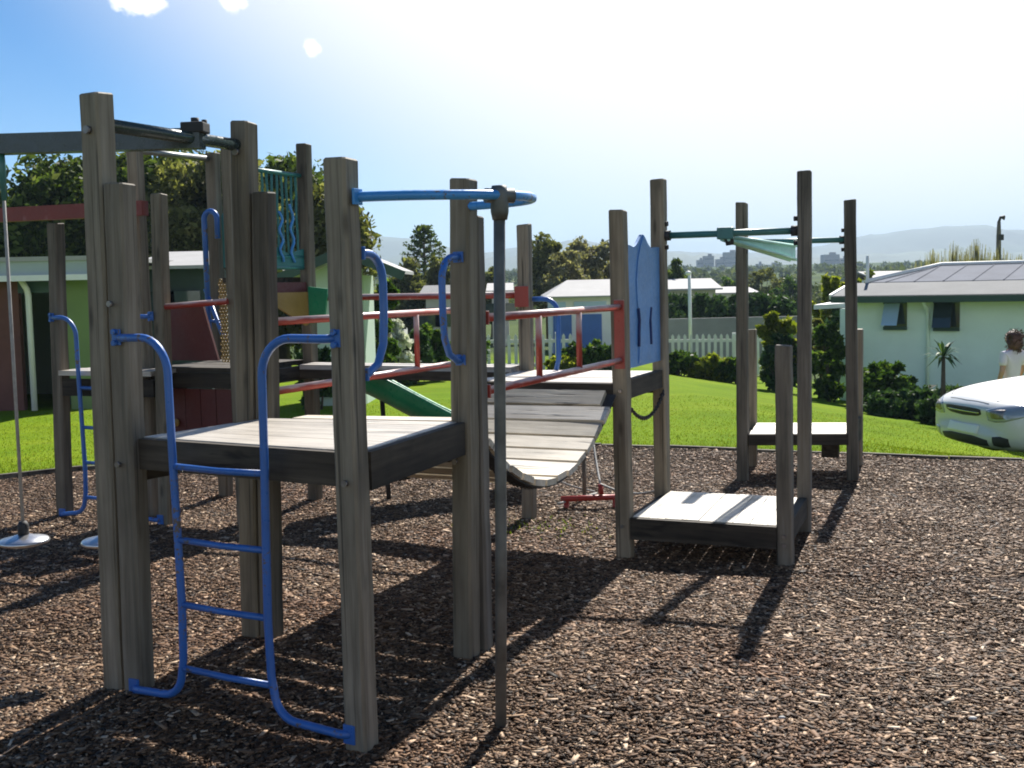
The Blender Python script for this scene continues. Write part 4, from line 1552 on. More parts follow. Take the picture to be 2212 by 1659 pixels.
# left house, long wing: wall plane at Y 18.5
LY = 18.6
xa, xb = spot(-260, 600, LY).x, spot(208, 600, LY).x
gl0 = -.45
ze = spot(100, 597, LY).z
lh = thing('house', 'left house with grey iron roof, red-brown end wall and dark open carport', 'house', ((xa + xb) / 2, LY + 2.5, gl0))
m = MB()
m.box(((xa + xb) / 2, LY + 4.6, (gl0 + ze) / 2), (xb - xa, .12, ze - gl0))
m.box((xa + .06, LY + 2.3, (gl0 + ze) / 2), (.12, 4.4, ze - gl0))
m.box((xb - .06, LY + 2.3, (gl0 + ze) / 2), (.12, 4.4, ze - gl0))
m.build('wall', PALEG, lh, (xa, LY, gl0))
def wall_piece(px0, px1, mat, name, z0=None, z1=None, dy=0.0, th=.12, lab=None):
    a, b = spot(px0, 700, LY).x, spot(px1, 700, LY).x
    zz0, zz1 = (gl0 if z0 is None else z0), (ze if z1 is None else z1)
    m = MB()
    m.box(((a + b) / 2, LY + dy, (zz0 + zz1) / 2), (b - a, th, zz1 - zz0))
    o = m.build(name, mat, lh, (a, LY, zz0))
    if lab:
        o['label'] = lab
    return o
wall_piece(-260, 46, BRICK, 'wall', lab='red-brown wall at the left end')
wall_piece(148, 206, LEAFG, 'wall', lab='leaf green wall beside the carport')
wall_piece(46, 148, DARKIN, 'carport_back', dy=2.4)
wall_piece(82, 146, DGREEN, 'carport_door', z1=ze - .35, dy=1.2)
wall_piece(46, 148, DGREEN, 'lintel', z0=ze - .26)
m = MB()
p0 = spot(48, 605, LY - .2)
p1 = spot(64, 870, LY - .2)
m.tube([(p0.x - .02, LY - .25, ze - .02), (p0.x + .05, LY - .17, ze - .2), (p0.x + .06, LY - .15, ze - .3), (p0.x + .06, LY - .15, gl0)], .05, 8)
m.build('downpipe', WHITE, lh, (p0.x, LY, gl0))
zr = spot(100, 562, LY - .4).z
m = MB()
m.box(((xa + xb) / 2, LY - .42, (ze + zr) / 2), (xb - xa + .5, .08, zr - ze))
m.build('fascia', FASCIA, lh, (xa, LY, ze))
m = MB()
m.box(((xa + xb) / 2, LY + 2.2, zr + .02), (xb - xa + .6, 5.4, .07))
m.build('roof', ROOFW, lh, (xa, LY, ze))
m = MB()
m.box(((xa + xb) / 2, LY - .5, ze - .03), (xb - xa + .5, .1, .09))
m.build('gutter', WHITE, lh, (xa, LY, ze))

# gable house to the right of it
GY = 17.6
gx0, gx1 = spot(618, 600, GY).x, spot(868, 592, GY).x
gez = spot(868, 592, GY).z
gap = spot(745, 540, GY)
gh = thing('house', 'gable-ended pale green house behind the walkway with white roof', 'house', ((gx0 + gx1) / 2, GY + 2, gl0))
m = MB()
m.prism([(gx0 + .25, gl0), (gx1 - .62, gl0), (gx1 - .62, gez + .1), (gap.x, gap.z - .1), (gx0 + .25, gez - .02)], .14, Matrix.Translation((0, GY + .1, 0)))
m.box((gx0 + .3, GY + .9, (gl0 + gez) / 2), (.12, 1.3, gez - gl0))
m.box((gx1 - .68, GY + .9, (gl0 + gez) / 2), (.12, 1.3, gez - gl0))
m.build('wall', PALEG, gh, (gx0, GY, gl0))
m = MB()
for xx in (gx0 - .05, gx1 + .05):
    m.hexa([Vector(p) for p in ((xx, GY - .3, gez), (xx, GY + 1.6, gez), (gap.x, GY + 1.6, gap.z), (gap.x, GY - .3, gap.z), (xx, GY - .3, gez + .05), (xx, GY + 1.6, gez + .05), (gap.x, GY + 1.6, gap.z + .05), (gap.x, GY - .3, gap.z + .05))])
m.build('roof', ROOFW, gh, (gx0, GY, gez))
m = MB()
for xx in (gx0 - .06, gx1 + .06):
    m.beam((xx, GY - .33, gez - .03), (gap.x, GY - .33, gap.z - .03), .04, .14)
build_split(m, 'barge_board', DGREEN, gh, (gx0, GY, gez))
m = MB()
m.prism([(gap.x - .02, gez - .1), (gx1 - .66, gez - .1), (gx1 - .66, gez + .1), (gap.x + .1, gap.z - .18)], .05, Matrix.Translation((0, GY + .0, 0)))
m.build('gable_cladding', LEAFG, gh, (gx0, GY, gez))
m = MB()
wx = spot(680, 700, GY).x
m.box((wx, GY + .0, 0.2), (.42, .06, .5))
m.build('window', GLASS, gh, (wx, GY, .2))

# pale bright-roofed house behind them
p0, p1 = spot(285, 583, 21), spot(520, 552, 24)
bgz = gz(-6, 21)
bh = thing('house', 'house with shade put into its dark wall colour and a bright white roof seen between the tower posts', 'house', ((p0.x + p1.x) / 2, 23, bgz))
m = MB()
m.box(((p0.x + p1.x) / 2, 24, (p0.z + bgz) / 2), (p1.x - p0.x, 5.4, p0.z - bgz))
m.build('wall', m_plain('shade_toned_wall', (.035, .055, .058), .8, var=.2, scale=2), bh, (p0.x, 21.3, bgz))  # shade below the roof is put into this wall colour
m = MB()
gable_roof(m, p0.x - .2, p1.x + .3, 20.9, 27.1, p0.z, p1.z + .05)
m.build('roof', ROOFW, bh, (p0.x, 24, p0.z))
m = MB()
for k in (.25, .62):
    m.box((p0.x + (p1.x - p0.x) * k, 21.28, p0.z - .75), (.7, .06, .7))
build_split(m, 'window', GLASS, bh, (p0.x, 21.3, p0.z))

# right mint house
HY0 = 24.0
c0 = spot(1850, 640, HY0)                     # left front corner
ang = R(-33)                                   # front wall runs right and towards the camera
hd = Vector((math.cos(ang), math.sin(ang), 0))
hn = Vector((-hd.y, hd.x, 0))                 # away from camera
hg = gz(c0.x, HY0) - .25
zE = c0.z
rh = thing('house', 'mint green house at the right with blue-grey roof and two open windows', 'house', (c0.x, c0.y, hg))
def hpnt(s, d, z):
    return Vector((c0.x, c0.y, z)) + hd * s + hn * d
HL, HD = 9.5, 5.6
m = MB()
m.hexa([hpnt(0, 0, hg), hpnt(HL, 0, hg), hpnt(HL, HD, hg), hpnt(0, HD, hg), hpnt(0, 0, zE), hpnt(HL, 0, zE), hpnt(HL, HD, zE), hpnt(0, HD, zE)])
m.build('wall', MINT, rh, (c0.x, c0.y, hg), ang)
zR = zE + .57
zM = zE + .22
m = MB()
def slab(m, a, b, c, d, th=.05):
    up = Vector((0, 0, th))
    m.hexa([a, b, c, d, a + up, b + up, c + up, d + up])
slab(m, hpnt(-.35, -.55, zE - .03), hpnt(HL, -.55, zE - .03), hpnt(HL, .75, zM), hpnt(-.35, .75, zM))
m.build('lower_roof', ROOFG, rh, (c0.x, c0.y, zE), ang)
m = MB()
slab(m, hpnt(.05, .75, zM + .01), hpnt(HL, .75, zM + .01), hpnt(HL, HD / 2 + .3, zR), hpnt(1.0, HD / 2 + .3, zR))
slab(m, hpnt(.05, HD + .3, zM - .1), hpnt(HL, HD + .3, zM - .1), hpnt(HL, HD / 2 + .3, zR), hpnt(1.0, HD / 2 + .3, zR))
slab(m, hpnt(.05, .75, zM + .01), hpnt(1.0, HD / 2 + .3, zR), hpnt(1.0, HD / 2 + .301, zR), hpnt(-.1, HD + .3, zM - .1))
for k in range(16):
    s_ = .4 + k * .58
    a, b = hpnt(max(s_, .05), .75, zM + .07), hpnt(max(s_, 1.0), HD / 2 + .3, zR + .06)
    m.beam(a, b, .025, .005)
m.build('upper_roof', ROOFD, rh, (c0.x, c0.y, zM), ang)
m = MB()
m.tube([hpnt(.0, .75, zM + .08), hpnt(1.0, HD / 2 + .3, zR + .07), hpnt(HL, HD / 2 + .3, zR + .07)], .055, 6)
m.build('ridge_cap', WHITE, rh, (c0.x, c0.y, zR), ang)
m = MB()
m.beam(hpnt(-.35, -.57, zE - .06), hpnt(HL, -.57, zE - .06), .06, .13)
m.build('gutter', DGREEN, rh, (c0.x, c0.y, zE), ang)
m = MB()
m.beam(hpnt(-.37, -.57, zE - .0), hpnt(-.37, .75, zM), .05, .10)
build_split(m, 'barge_board', WHITE, rh, (c0.x, c0.y, zE), ang)
for s_, w_, zlo, zhi, glass, op in ((.80, .46, zE - .66, zE - .13, GLASSB, .50), (1.80, .50, zE - .68, zE - .12, GLASS, .36)):
    m = MB()
    for (a, b) in ((hpnt(s_ - w_ / 2, -.03, zlo), hpnt(s_ + w_ / 2, -.03, zlo)), (hpnt(s_ - w_ / 2, -.03, zhi), hpnt(s_ + w_ / 2, -.03, zhi))):
        m.beam(a, b, .10, .07)
    for sx in (-1, 1):
        m.beam(hpnt(s_ + sx * w_ / 2, -.03, zlo), hpnt(s_ + sx * w_ / 2, -.03, zhi), .10, .05)
    wf = m.build('window', DGREEN, rh, hpnt(s_, 0, zlo), ang)
    m = MB()
    m.hexa([hpnt(s_ - w_ / 2, -.008, zlo), hpnt(s_ + w_ / 2, -.008, zlo), hpnt(s_ + w_ / 2, .02, zlo), hpnt(s_ - w_ / 2, .02, zlo),
            hpnt(s_ - w_ / 2, -.008, zhi), hpnt(s_ + w_ / 2, -.008, zhi), hpnt(s_ + w_ / 2, .02, zhi), hpnt(s_ - w_ / 2, .02, zhi)])
    m.build('pane', GLASS, wf, hpnt(s_, 0, zlo), ang)
    m = MB()
    h_ = zhi - zlo
    tl, tr_ = hpnt(s_ - w_ / 2 + .03, -.09, zhi - .02), hpnt(s_ + w_ / 2 - .12, -.09, zhi - .02)
    dv = Vector((0, 0, -h_ * .95 * math.cos(op))) - hn * (h_ * math.sin(op))
    nrm = -hn * .02
    m.hexa([tl + dv, tr_ + dv, tr_ + dv + nrm, tl + dv + nrm, tl, tr_, tr_ + nrm, tl + nrm])
    m.build('open_sash', glass, wf, tl, ang)
m = MB()
m.hexa([hpnt(-1.3, 1.2, zE - .30), hpnt(-.02, 1.2, zE - .24), hpnt(-.02, 2.6, zE - .20), hpnt(-1.3, 2.6, zE - .26), hpnt(-1.3, 1.2, zE - .2), hpnt(-.02, 1.2, zE - .14), hpnt(-.02, 2.6, zE - .1), hpnt(-1.3, 2.6, zE - .16)])
m.build('porch_roof', WHITE, rh, hpnt(-1, 1.5, zE), ang)
m = MB()
m.hexa([hpnt(-.62, .9, hg), hpnt(-.02, .9, hg), hpnt(-.02, 2.4, hg), hpnt(-.62, 2.4, hg), hpnt(-.62, .9, zE - .28), hpnt(-.02, .9, zE - .25), hpnt(-.02, 2.4, zE - .22), hpnt(-.62, 2.4, zE - .27)])
m.build('porch_wall', MINT, rh, hpnt(-1, 1.5, hg), ang)
m = MB()
pv = hpnt(.0, .8, zM)
m.tube([pv, pv + Vector((0, 0, .62))], .035, 8)
m.build('vent_pipe', WHITE, rh, pv)

m = MB()
m.beam(hpnt(.0, -.02, hg), hpnt(.0, -.02, zE - .12), .10, .05)
m.build('corner_board', WHITE, rh, hpnt(0, 0, hg), ang)
for k in range(1, 8):
    m = MB()
    m.beam(hpnt(k * 1.2, -.006, hg), hpnt(k * 1.2, -.006, zE - .12), .014, .04)
    m.build('wall_batten', MINT, rh, hpnt(k * 1.2, 0, hg), ang)
m = MB()
m.tube([hpnt(1.45, -.5, zE - .1), hpnt(1.45, -.12, zE - .3), hpnt(1.45, -.06, zE - .42), hpnt(1.45, -.06, hg)], .035, 8)
m.build('downpipe', MINT, rh, hpnt(1.45, 0, hg))

# shrubs against the mint house, on the lawn
def shrub(px, pyb, pyt, Y, wpx, mat, label, seed, n=16, per=120, size=.06, group='shrubs along the mint house'):
    b = spot(px, pyb, Y)
    t = spot(px, pyt, Y)
    hh = max(.25, t.z - gz(b.x, Y))
    base = (b.x, Y, gz(b.x, Y) - .03)
    rad = wpx / FPX * Y / 2
    cl = ell_clumps((b.x, Y, base[2] + hh * .47), (rad * .92, rad * .8, hh * .43), n, rad * .38, seed, .15)
    rq = random.Random(seed + 7)
    for k in range(9):
        aa, el = rq.uniform(0, 6.28), rq.uniform(.1, 1.4)
        for t in (.95, 1.1, 1.22):
            cl.append((b.x + math.cos(aa) * math.cos(el) * rad * t, Y + math.sin(aa) * math.cos(el) * rad * .8 * t, base[2] + hh * (.47 + .43 * math.sin(el) * t), rad * .13))
    return plant('shrub', label, 'shrub', base, mat, cl, per, size, seed, None, group, leafname='foliage', woodname='stem')
shrub(1790, 850, 700, 23.2, 70, LF_GREEN, 'tall upright shrub at the left corner of the mint house', 70, 26, 130, .07)
shrub(1772, 850, 690, 24.5, 50, LF_OLIVE, 'loose olive shrub behind the upright corner shrub', 69, 20, 110, .07)
shrub(1900, 870, 780, 21.2, 130, LF_GREEN, 'rounded green shrub below the blue open window', 71, 26, 120, .06)
shrub(1985, 900, 838, 20.0, 110, LF_SHADE, 'low dark shrub on the lawn in the shade of the mint house', 72, 22, 110, .06)
shrub(2060, 930, 840, 19.0, 150, LF_SHADE, 'dark spreading shrub just left of the white car', 73, 26, 110, .06)
shrub(1915, 905, 848, 19.8, 100, LF_SHADE, 'lowest dark shrub at the shaded lawn edge behind the rear platform', 78, 18, 110, .055)
shrub(2120, 930, 850, 18.0, 110, LF_SHADE, 'dark shrub behind the bonnet of the white car', 79, 20, 110, .06)
# young palm-like plant in front of the wall
Y = 18.6
b = spot(2040, 880, Y)
base = (b.x, Y, gz(b.x, Y))
tt = spot(2038, 770, Y)
root = thing('young_palm', 'small palm-like plant with a rosette of blades before the mint wall', 'plant', base)
m = MB()
m.tube([base, (tt.x, Y, (base[2] + tt.z) / 2), tt], [.05, .04, .03], 8)
m.build('trunk', BARKT, root, base)
vs = []
m = MB()
for k in range(34):
    a = random.uniform(0, 2 * math.pi)
    el = random.uniform(-.5, 1.2)
    ln = random.uniform(.26, .42)
    d = Vector((math.cos(a) * math.cos(el), math.sin(a) * math.cos(el), math.sin(el)))
    sd = d.cross(Vector((0, 0, 1))).normalized() * .026
    p1 = tt + d * ln * .55 + Vector((0, 0, .02))
    p2 = tt + d * ln + Vector((0, 0, -.06))
    m.add([tt - sd * .4, tt + sd * .4, p1 + sd, p1 - sd], [(0, 1, 2, 3)])
    m.add([p1 - sd, p1 + sd, p2], [(0, 1, 2)])
m.build('frond', LF_SHADE, root, tt)

# trees and shrubs around the right house and hedge
shrub(1682, 790, 672, 25.5, 84, LF_LIME, 'lime green shrub topping the dark pile beyond the step platform', 74, 22, 130, .07, None)
shrub(1690, 830, 722, 25.2, 84, LF_SHADE, 'dark shrub under the lime green one, right of the picket fence', 75, 24, 120, .07, None)
for i, (px, pt_, pb_, Y, w_, mt, lab) in enumerate((
        (1800, 592, 660, 34, 90, LF_LIME, 'yellow-green tree left of the mint house roof'),
        (1875, 585, 640, 36, 70, LF_LIME, 'yellow-green tree directly behind the left end of the mint house'),
        (1825, 628, 700, 33, 120, LF_SHADE, 'dark shrub under the yellow-green trees'))):
    shrub(px, pb_, pt_, Y, w_, mt, lab, 80 + i, 24, 110, .09, None)
for i, (px, pt_) in enumerate(((2015, 535), (2060, 518), (2110, 512), (2160, 528), (2205, 545))):
    Y = 36 + i
    p = spot(px, pt_, Y)
    b = (p.x, Y, gz(p.x, Y))
    rg = random.Random(300 + i)
    root = thing('tall_grass_clump', ['leftmost feathery grass clump above the mint house roof', 'second feathery grass clump above the mint house roof', 'tallest feathery grass clump above the mint house roof', 'feathery grass clump just behind the dark lamp pole', 'rightmost feathery grass clump at the picture edge'][i], 'plant', b, 0, 'feathery grass clumps behind the mint house')
    pts_ = []
    for k in range(1500):
        a = rg.uniform(0, 2 * math.pi)
        r_ = abs(rg.gauss(0, .35))
        hh = (p.z - b[2]) * rg.uniform(.45, 1.0) * (1 - .25 * min(1, r_))
        x0, y0 = b[0] + math.cos(a) * r_ * .4, b[1] + math.sin(a) * r_ * .4
        x1, y1 = b[0] + math.cos(a) * r_ * 2.0, b[1] + math.sin(a) * r_
        pts_.append((x0, y0, b[2], x1, y1, b[2] + hh, rg.uniform(.006, .014)))
    pa_ = np.array(pts_)
    d = RNG.normal(0, 1, (len(pa_), 2))
    d /= np.linalg.norm(d, axis=1)[:, None]
    w_ = pa_[:, 6:7]
    lo, hi = pa_[:, 0:3], pa_[:, 3:6]
    d3 = np.column_stack([d * w_, np.zeros(len(pa_))])
    vs = np.stack([lo - d3, lo + d3, hi + d3 * .6, hi - d3 * .6], 1).reshape(-1, 3) - np.array(b)
    link('blades', np_mesh('blades', vs, np.arange(len(pa_) * 4).reshape(-1, 4), LF_GREY), root, Matrix.Translation(b))
# lamp pole
Y = 40
p, q2 = spot(2158, 560, Y), spot(2158, 478, Y)
lp = thing('lamp_pole', 'dark pole with a hooked lamp head rising behind the mint house', 'lamp pole', (p.x, Y, gz(p.x, Y)))
m = MB()
m.tube([(p.x, Y, gz(p.x, Y)), (p.x - .02, Y, q2.z - .5), (p.x - .02, Y, q2.z)], [.11, .085, .06], 8)
m.build('pole', POSTD, lp, (p.x, Y, 0))
m = MB()
m.tube([(p.x - .02, Y, q2.z - .02), (p.x + .03, Y, q2.z + .13), (p.x + .16, Y, q2.z + .12)], [.05, .05, .09], 8)
m.box((p.x + .03, Y, q2.z - .55), (.18, .18, .2))
m.build('lamp_head', RUBBER, lp, q2)

# ------------------------------------------------------------------ beyond the lawn
HEDGE = LF_SHADE
def hedge(px0, px1, ptop, Y, thick, mat, label, seed, zdrop=1.9):
    a, b = spot(px0, ptop, Y), spot(px1, ptop, Y)
    rg = random.Random(seed)
    cl = []
    n = int((b.x - a.x) * 46)
    for i in range(n):
        x = rg.uniform(a.x, b.x)
        z = a.z + (b.z - a.z) * (x - a.x) / (b.x - a.x)
        cl.append((x, Y + rg.uniform(0, thick), z - .15 - rg.uniform(0, 1) * zdrop, .24 * rg.uniform(.7, 1.2)))
    return plant('hedge', label, 'hedge', ((a.x + b.x) / 2, Y, gz(a.x, Y)), mat, cl, 70, .085, seed, None, None, leafname='foliage', woodname='stem')
hedge(1440, 1724, 632, 42, 1.4, HEDGE, 'long clipped dark green hedge beyond the picket fence', 90, 1.6)
m = MB()
a, b = spot(1440, 692, 38.5), spot(1725, 688, 38.5)
m.box(((a.x + b.x) / 2, 38.5, a.z / 2 - .5), (b.x - a.x, .14, a.z + 1.1))
tag(m.build('concrete_wall', m_plain('grey_concrete', (.27, .27, .28), .85, var=.15, scale=1), None, (a.x, 38.5, -1)), 'plain grey concrete wall in front of the clipped hedge', 'wall')

def picket(px0, px1, pt0, pt1, Y, label, hh, gapw=.16, mat=DULLW):
    a, b = spot(px0, pt0, Y), spot(px1, pt1, Y)
    root = thing('picket_fence', label, 'fence', ((a.x + b.x) / 2, Y, a.z - hh), 0, 'white picket fences behind the lawn')
    m = MB()
    k = int((b.x - a.x) / gapw)
    for i in range(k + 1):
        p = a.lerp(b, i / k)
        w_ = .075
        m.prism([(-w_ / 2, -hh), (w_ / 2, -hh), (w_ / 2, -.06), (0, 0), (-w_ / 2, -.06)], .02, Matrix.Translation(p))
    m.build('picket', mat, root, a)
    m = MB()
    for z in (-.18, -hh + .2):
        m.beam(a + Vector((0, .035, z)), b + Vector((0, .035, z)), .04, .08)
    m.build('rail', mat, root, a)
    for i in range(int((b.x - a.x) / 1.8) + 1):
        p = a + (b - a).normalized() * (i * 1.8)
        m = MB()
        m.box((p.x, p.y + .09, p.z - hh / 2 - .08), (.09, .09, hh + .2))
        m.build('fence_post', mat, root, p)
picket(1040, 1232, 722, 720, 27.5, 'white picket fence in front of the blue cabin', .95)
picket(1440, 1650, 722, 720, 30.5, 'white picket fence behind the yellow-green bushes beyond the step platform', 1.1)
# thin white pole
m = MB()
p, q2 = spot(1492, 735, 36), spot(1489, 590, 36)
m.tube([(p.x, 36, gz(p.x, 36)), (q2.x, 36, q2.z)], [.06, .05], 8)
m.ball((q2.x - .03, 36, q2.z), .10, 8, (1, 1, .7))
tag(m.build('white_pole', WHITE, None, (p.x, 36, 0)), 'thin white pole standing in front of the clipped hedge', 'pole')

for i, (px, pt_, w_, Y, mt, lab) in enumerate((
        (1470, 762, 80, 27.5, LF_GREEN, 'green bush at the left end of the bush row beyond the bridge posts'),
        (1530, 768, 90, 27.2, LF_LIME, 'bright yellow-green bush in the middle of the bush row'),
        (1585, 775, 60, 27.0, LF_GREEN, 'low green bush at the right end of the bush row'),
        (1270, 735, 90, 25.6, LF_GREEN, 'leafy bush beside the red railing, in front of the blue cabin'),
        (1215, 770, 60, 25.2, LF_LIME, 'small yellow-green bush at the picket fence corner'),
        (1310, 745, 60, 25.4, LF_SHADE, 'dark bush behind the red end plate of the railing'),
        (845, 690, 90, 22.5, FLOWER, 'white flowering bush seen between the two blue hoops'),
        (890, 715, 90, 23.0, LF_SHADE, 'dark bush behind the white flowering bush'),
        (815, 735, 70, 21.8, LF_SHADE, 'dark bush below the gable house corner'),
        (935, 700, 80, 24.0, LF_GREEN, 'green bush left of the far blue hoop'),
        (836, 605, 60, 20.5, LF_GREEN, 'tall green bush under the eave at the right end of the gable house'),
        (1020, 720, 70, 25.0, LF_GREEN, 'green bush behind the sliding pole'),
        (680, 735, 60, 16.9, LF_SHADE, 'small dark bush under the gable house window'))):
    shrub(px, 800, pt_, Y, w_, mt, lab, 100 + i, 18, 120, .065, 'bushes along the back of the lawn')
# blue cabin
CY = 40
a, b, r_ = spot(1183, 642, CY), spot(1420, 642, CY), spot(1230, 608, CY + 2.5)
cg = gz(2, 40) - .4
cb = thing('cabin', 'small white cabin with blue doors and a pale roof behind the picket fence', 'cabin', ((a.x + b.x) / 2, CY + 2, cg))
m = MB()
m.box(((a.x + b.x) / 2, CY + 2.4, (cg + a.z) / 2), (b.x - a.x - .3, 4.6, a.z - cg))
m.build('wall', WHITE, cb, (a.x, CY, cg))
m = MB()
zr2 = r_.z
slab(m, Vector((a.x - .1, CY - .3, a.z - .03)), Vector((b.x, CY - .3, a.z - .03)), Vector((b.x, CY + 2.5, zr2)), Vector((a.x + .8, CY + 2.5, zr2)))
slab(m, Vector((a.x - .1, CY + 5.2, a.z - .03)), Vector((b.x, CY + 5.2, a.z - .03)), Vector((b.x, CY + 2.5, zr2)), Vector((a.x + .8, CY + 2.5, zr2)))
slab(m, Vector((a.x - .1, CY - .3, a.z - .03)), Vector((a.x + .8, CY + 2.5, zr2)), Vector((a.x + .8, CY + 2.501, zr2)), Vector((a.x - .1, CY + 5.2, a.z - .03)))
m.build('roof', ROOFW, cb, (a.x, CY, a.z))
BLUEW = m_plain('blue_cabin_paint', (.04, .13, .42), .5, var=.1)
for px0, px1 in ((1195, 1235), (1252, 1300), (1345, 1390)):
    xa_, xb_ = spot(px0, 690, CY).x, spot(px1, 690, CY).x
    m = MB()
    m.box(((xa_ + xb_) / 2, CY + .07, (a.z - .62 + cg) / 2), (xb_ - xa_, .06, a.z - .62 - cg))
    m.build('blue_door', BLUEW, cb, (xa_, CY, cg))
m = MB()
for px0, px1 in ((1190, 1222), (1240, 1310)):
    xa_, xb_ = spot(px0, 660, CY).x, spot(px1, 660, CY).x
    m.box(((xa_ + xb_) / 2, CY + .075, a.z - .32), (xb_ - xa_, .06, .28))
m.build('window', GLASSB, cb, (a.x, CY, a.z))
# other roofs in the distance
def far_house(px0, px1, pe, pr_, Y, wm, rm, label, axis='x'):
    a, b, r_ = spot(px0, pe, Y), spot(px1, pe, Y), spot((px0 + px1) / 2, pr_, Y + 3)
    gg = gz((a.x + b.x) / 2, Y) - .5
    o = thing('house', label, 'house', ((a.x + b.x) / 2, Y + 3, gg), 0, 'houses beyond the holiday park')
    m = MB()
    m.box(((a.x + b.x) / 2, Y + 3.2, (gg + a.z) / 2), (b.x - a.x - .5, 5.6, a.z - gg))
    m.build('wall', wm, o, (a.x, Y, gg))
    m = MB()
    gable_roof(m, a.x, b.x, Y - .2, Y + 6.4, a.z, r_.z, .08)
    m.build('roof', rm, o, (a.x, Y, a.z))
    m = MB()
    for k in (.25, .7):
        x = a.x + (b.x - a.x) * k
        m.box((x, Y + .38, a.z - .9), (.9, .08, .8))
    m.build('window', GLASS, o, (a.x, Y, a.z))
far_house(1440, 1560, 628, 605, 56, CREAM, ROOFW, 'house with a white roof showing over the left part of the hedge')
far_house(1545, 1640, 636, 622, 60, WHITE, ROOFW, 'house with a pale low roof showing over the right part of the hedge')
far_house(1890, 1990, 606, 588, 62, WHITE, ROOFW, 'house with a white roof peeping out left of the mint house ridge')
far_house(905, 985, 640, 620, 48, CREAM, ROOFG, 'grey-roofed house between the two blue hoops')
far_house(1050, 1110, 632, 615, 52, CREAM, ROOFW, 'small pale house right of the sliding pole')
far_house(818, 880, 632, 612, 54, WHITE, ROOFW, 'small white house right of the gable house')

# distant trees
Y = 62
p = spot(915, 485, Y)
b = (p.x, Y, gz(p.x, Y))
hh = p.z - b[2]
rg = random.Random(5)
cl, tr = [], [([Vector((b[0], Y, b[2])), Vector((b[0], Y, p.z))], .16, .03)]
for k in range(15):
    zz = b[2] + hh * (.38 + .58 * k / 14)
    ln = (1.25 - .85 * (k / 14) ** 2.2) * rg.uniform(.75, 1.2)
    for s in range(5):
        a = s * 2 * math.pi / 5 + k * .7
        e = Vector((b[0] + math.cos(a) * ln, Y + math.sin(a) * ln, zz + .25 * ln))
        tr.append(([Vector((b[0], Y, zz)), e], .03, .012))
        for q3 in (.45, .75, 1.0):
            pp = Vector((b[0], Y, zz)).lerp(e, q3)
            cl.append((pp.x, pp.y, pp.z, .17))
plant('conifer_tree', 'airy dark conifer with level branches standing against the hazy hills', 'tree', b, LF_DARK, cl, 20, .075, 55, tr)
for i, (px, pt_, Y, rad, mt, lab) in enumerate((
        (1180, 512, 56, .95, LF_OLIVE, 'olive tree left in the group above the blue cabin'),
        (1262, 520, 58, 1.1, LF_GREY, 'rounded scrubby tree in the middle of the group above the blue cabin'),
        (1225, 540, 54, 1.1, LF_GREY, 'lower greyish tree in the group above the blue cabin'),
        (1320, 520, 57, 1.1, LF_GREY, 'greyish tree right in the group, behind the bridge end post'),
        (1462, 568, 60, .7, LF_DARK, 'small dark tree right of the blue panel'),
        (1420, 572, 62, .9, LF_DARK, 'small dark tree behind the blue panel'),
        (880, 560, 52, .7, LF_OLIVE, 'scrubby tree left of the airy conifer'),
        (958, 562, 54, .8, LF_OLIVE, 'scrubby tree right of the airy conifer'),
        (1060, 580, 64, .8, LF_OLIVE, 'low tree behind the sliding pole'),
        (1650, 585, 90, 1.6, LF_OLIVE, 'far olive tree above the hedge right of the rear post'),
        (1575, 602, 88, 1.4, LF_GREEN, 'far green tree above the hedge left of the rear post'),
        (1710, 600, 84, 1.3, LF_GREEN, 'far green tree beside the step platform post'))):
    p = spot(px, pt_, Y)
    b = (p.x, Y, gz(p.x, Y))
    tree('scrub_tree', lab, b, p.z - b[2], rad, mt, 400 + i, 46, 90, .11, .36, 'trees beyond the cabin and hedge', .1, .22)
# a far belt of bush that reads as one mass
cl = []
for i in range(520):
    Y = RNG.uniform(105, 150)
    x = RNG.uniform(-70, 90)
    cl.append((x, Y, gz(x, Y) + RNG.uniform(.2, 1.5), RNG.uniform(.8, 1.8)))
vs, qs = leaf_cloud(cl, 90, .24, seed=77)
tag(link('bush_belt', np_mesh('bush_belt', vs, qs, LF_FAR)), 'far belt of olive bush below the distant hills', 'bush', kind='stuff')
cl = []
for i in range(700):
    Y = RNG.uniform(230, 620)
    x = RNG.uniform(-.55, .55) * Y
    cl.append((x, Y, gz(x, Y) + RNG.uniform(-.5, 1), RNG.uniform(1.5, 3.2)))
vs, qs = leaf_cloud(cl, 70, .7, seed=78)
tag(link('wooded_slope', np_mesh('wooded_slope', vs, qs, LF_FAR)), 'faint wooded slope in the distance in front of the hills', 'trees', kind='stuff')
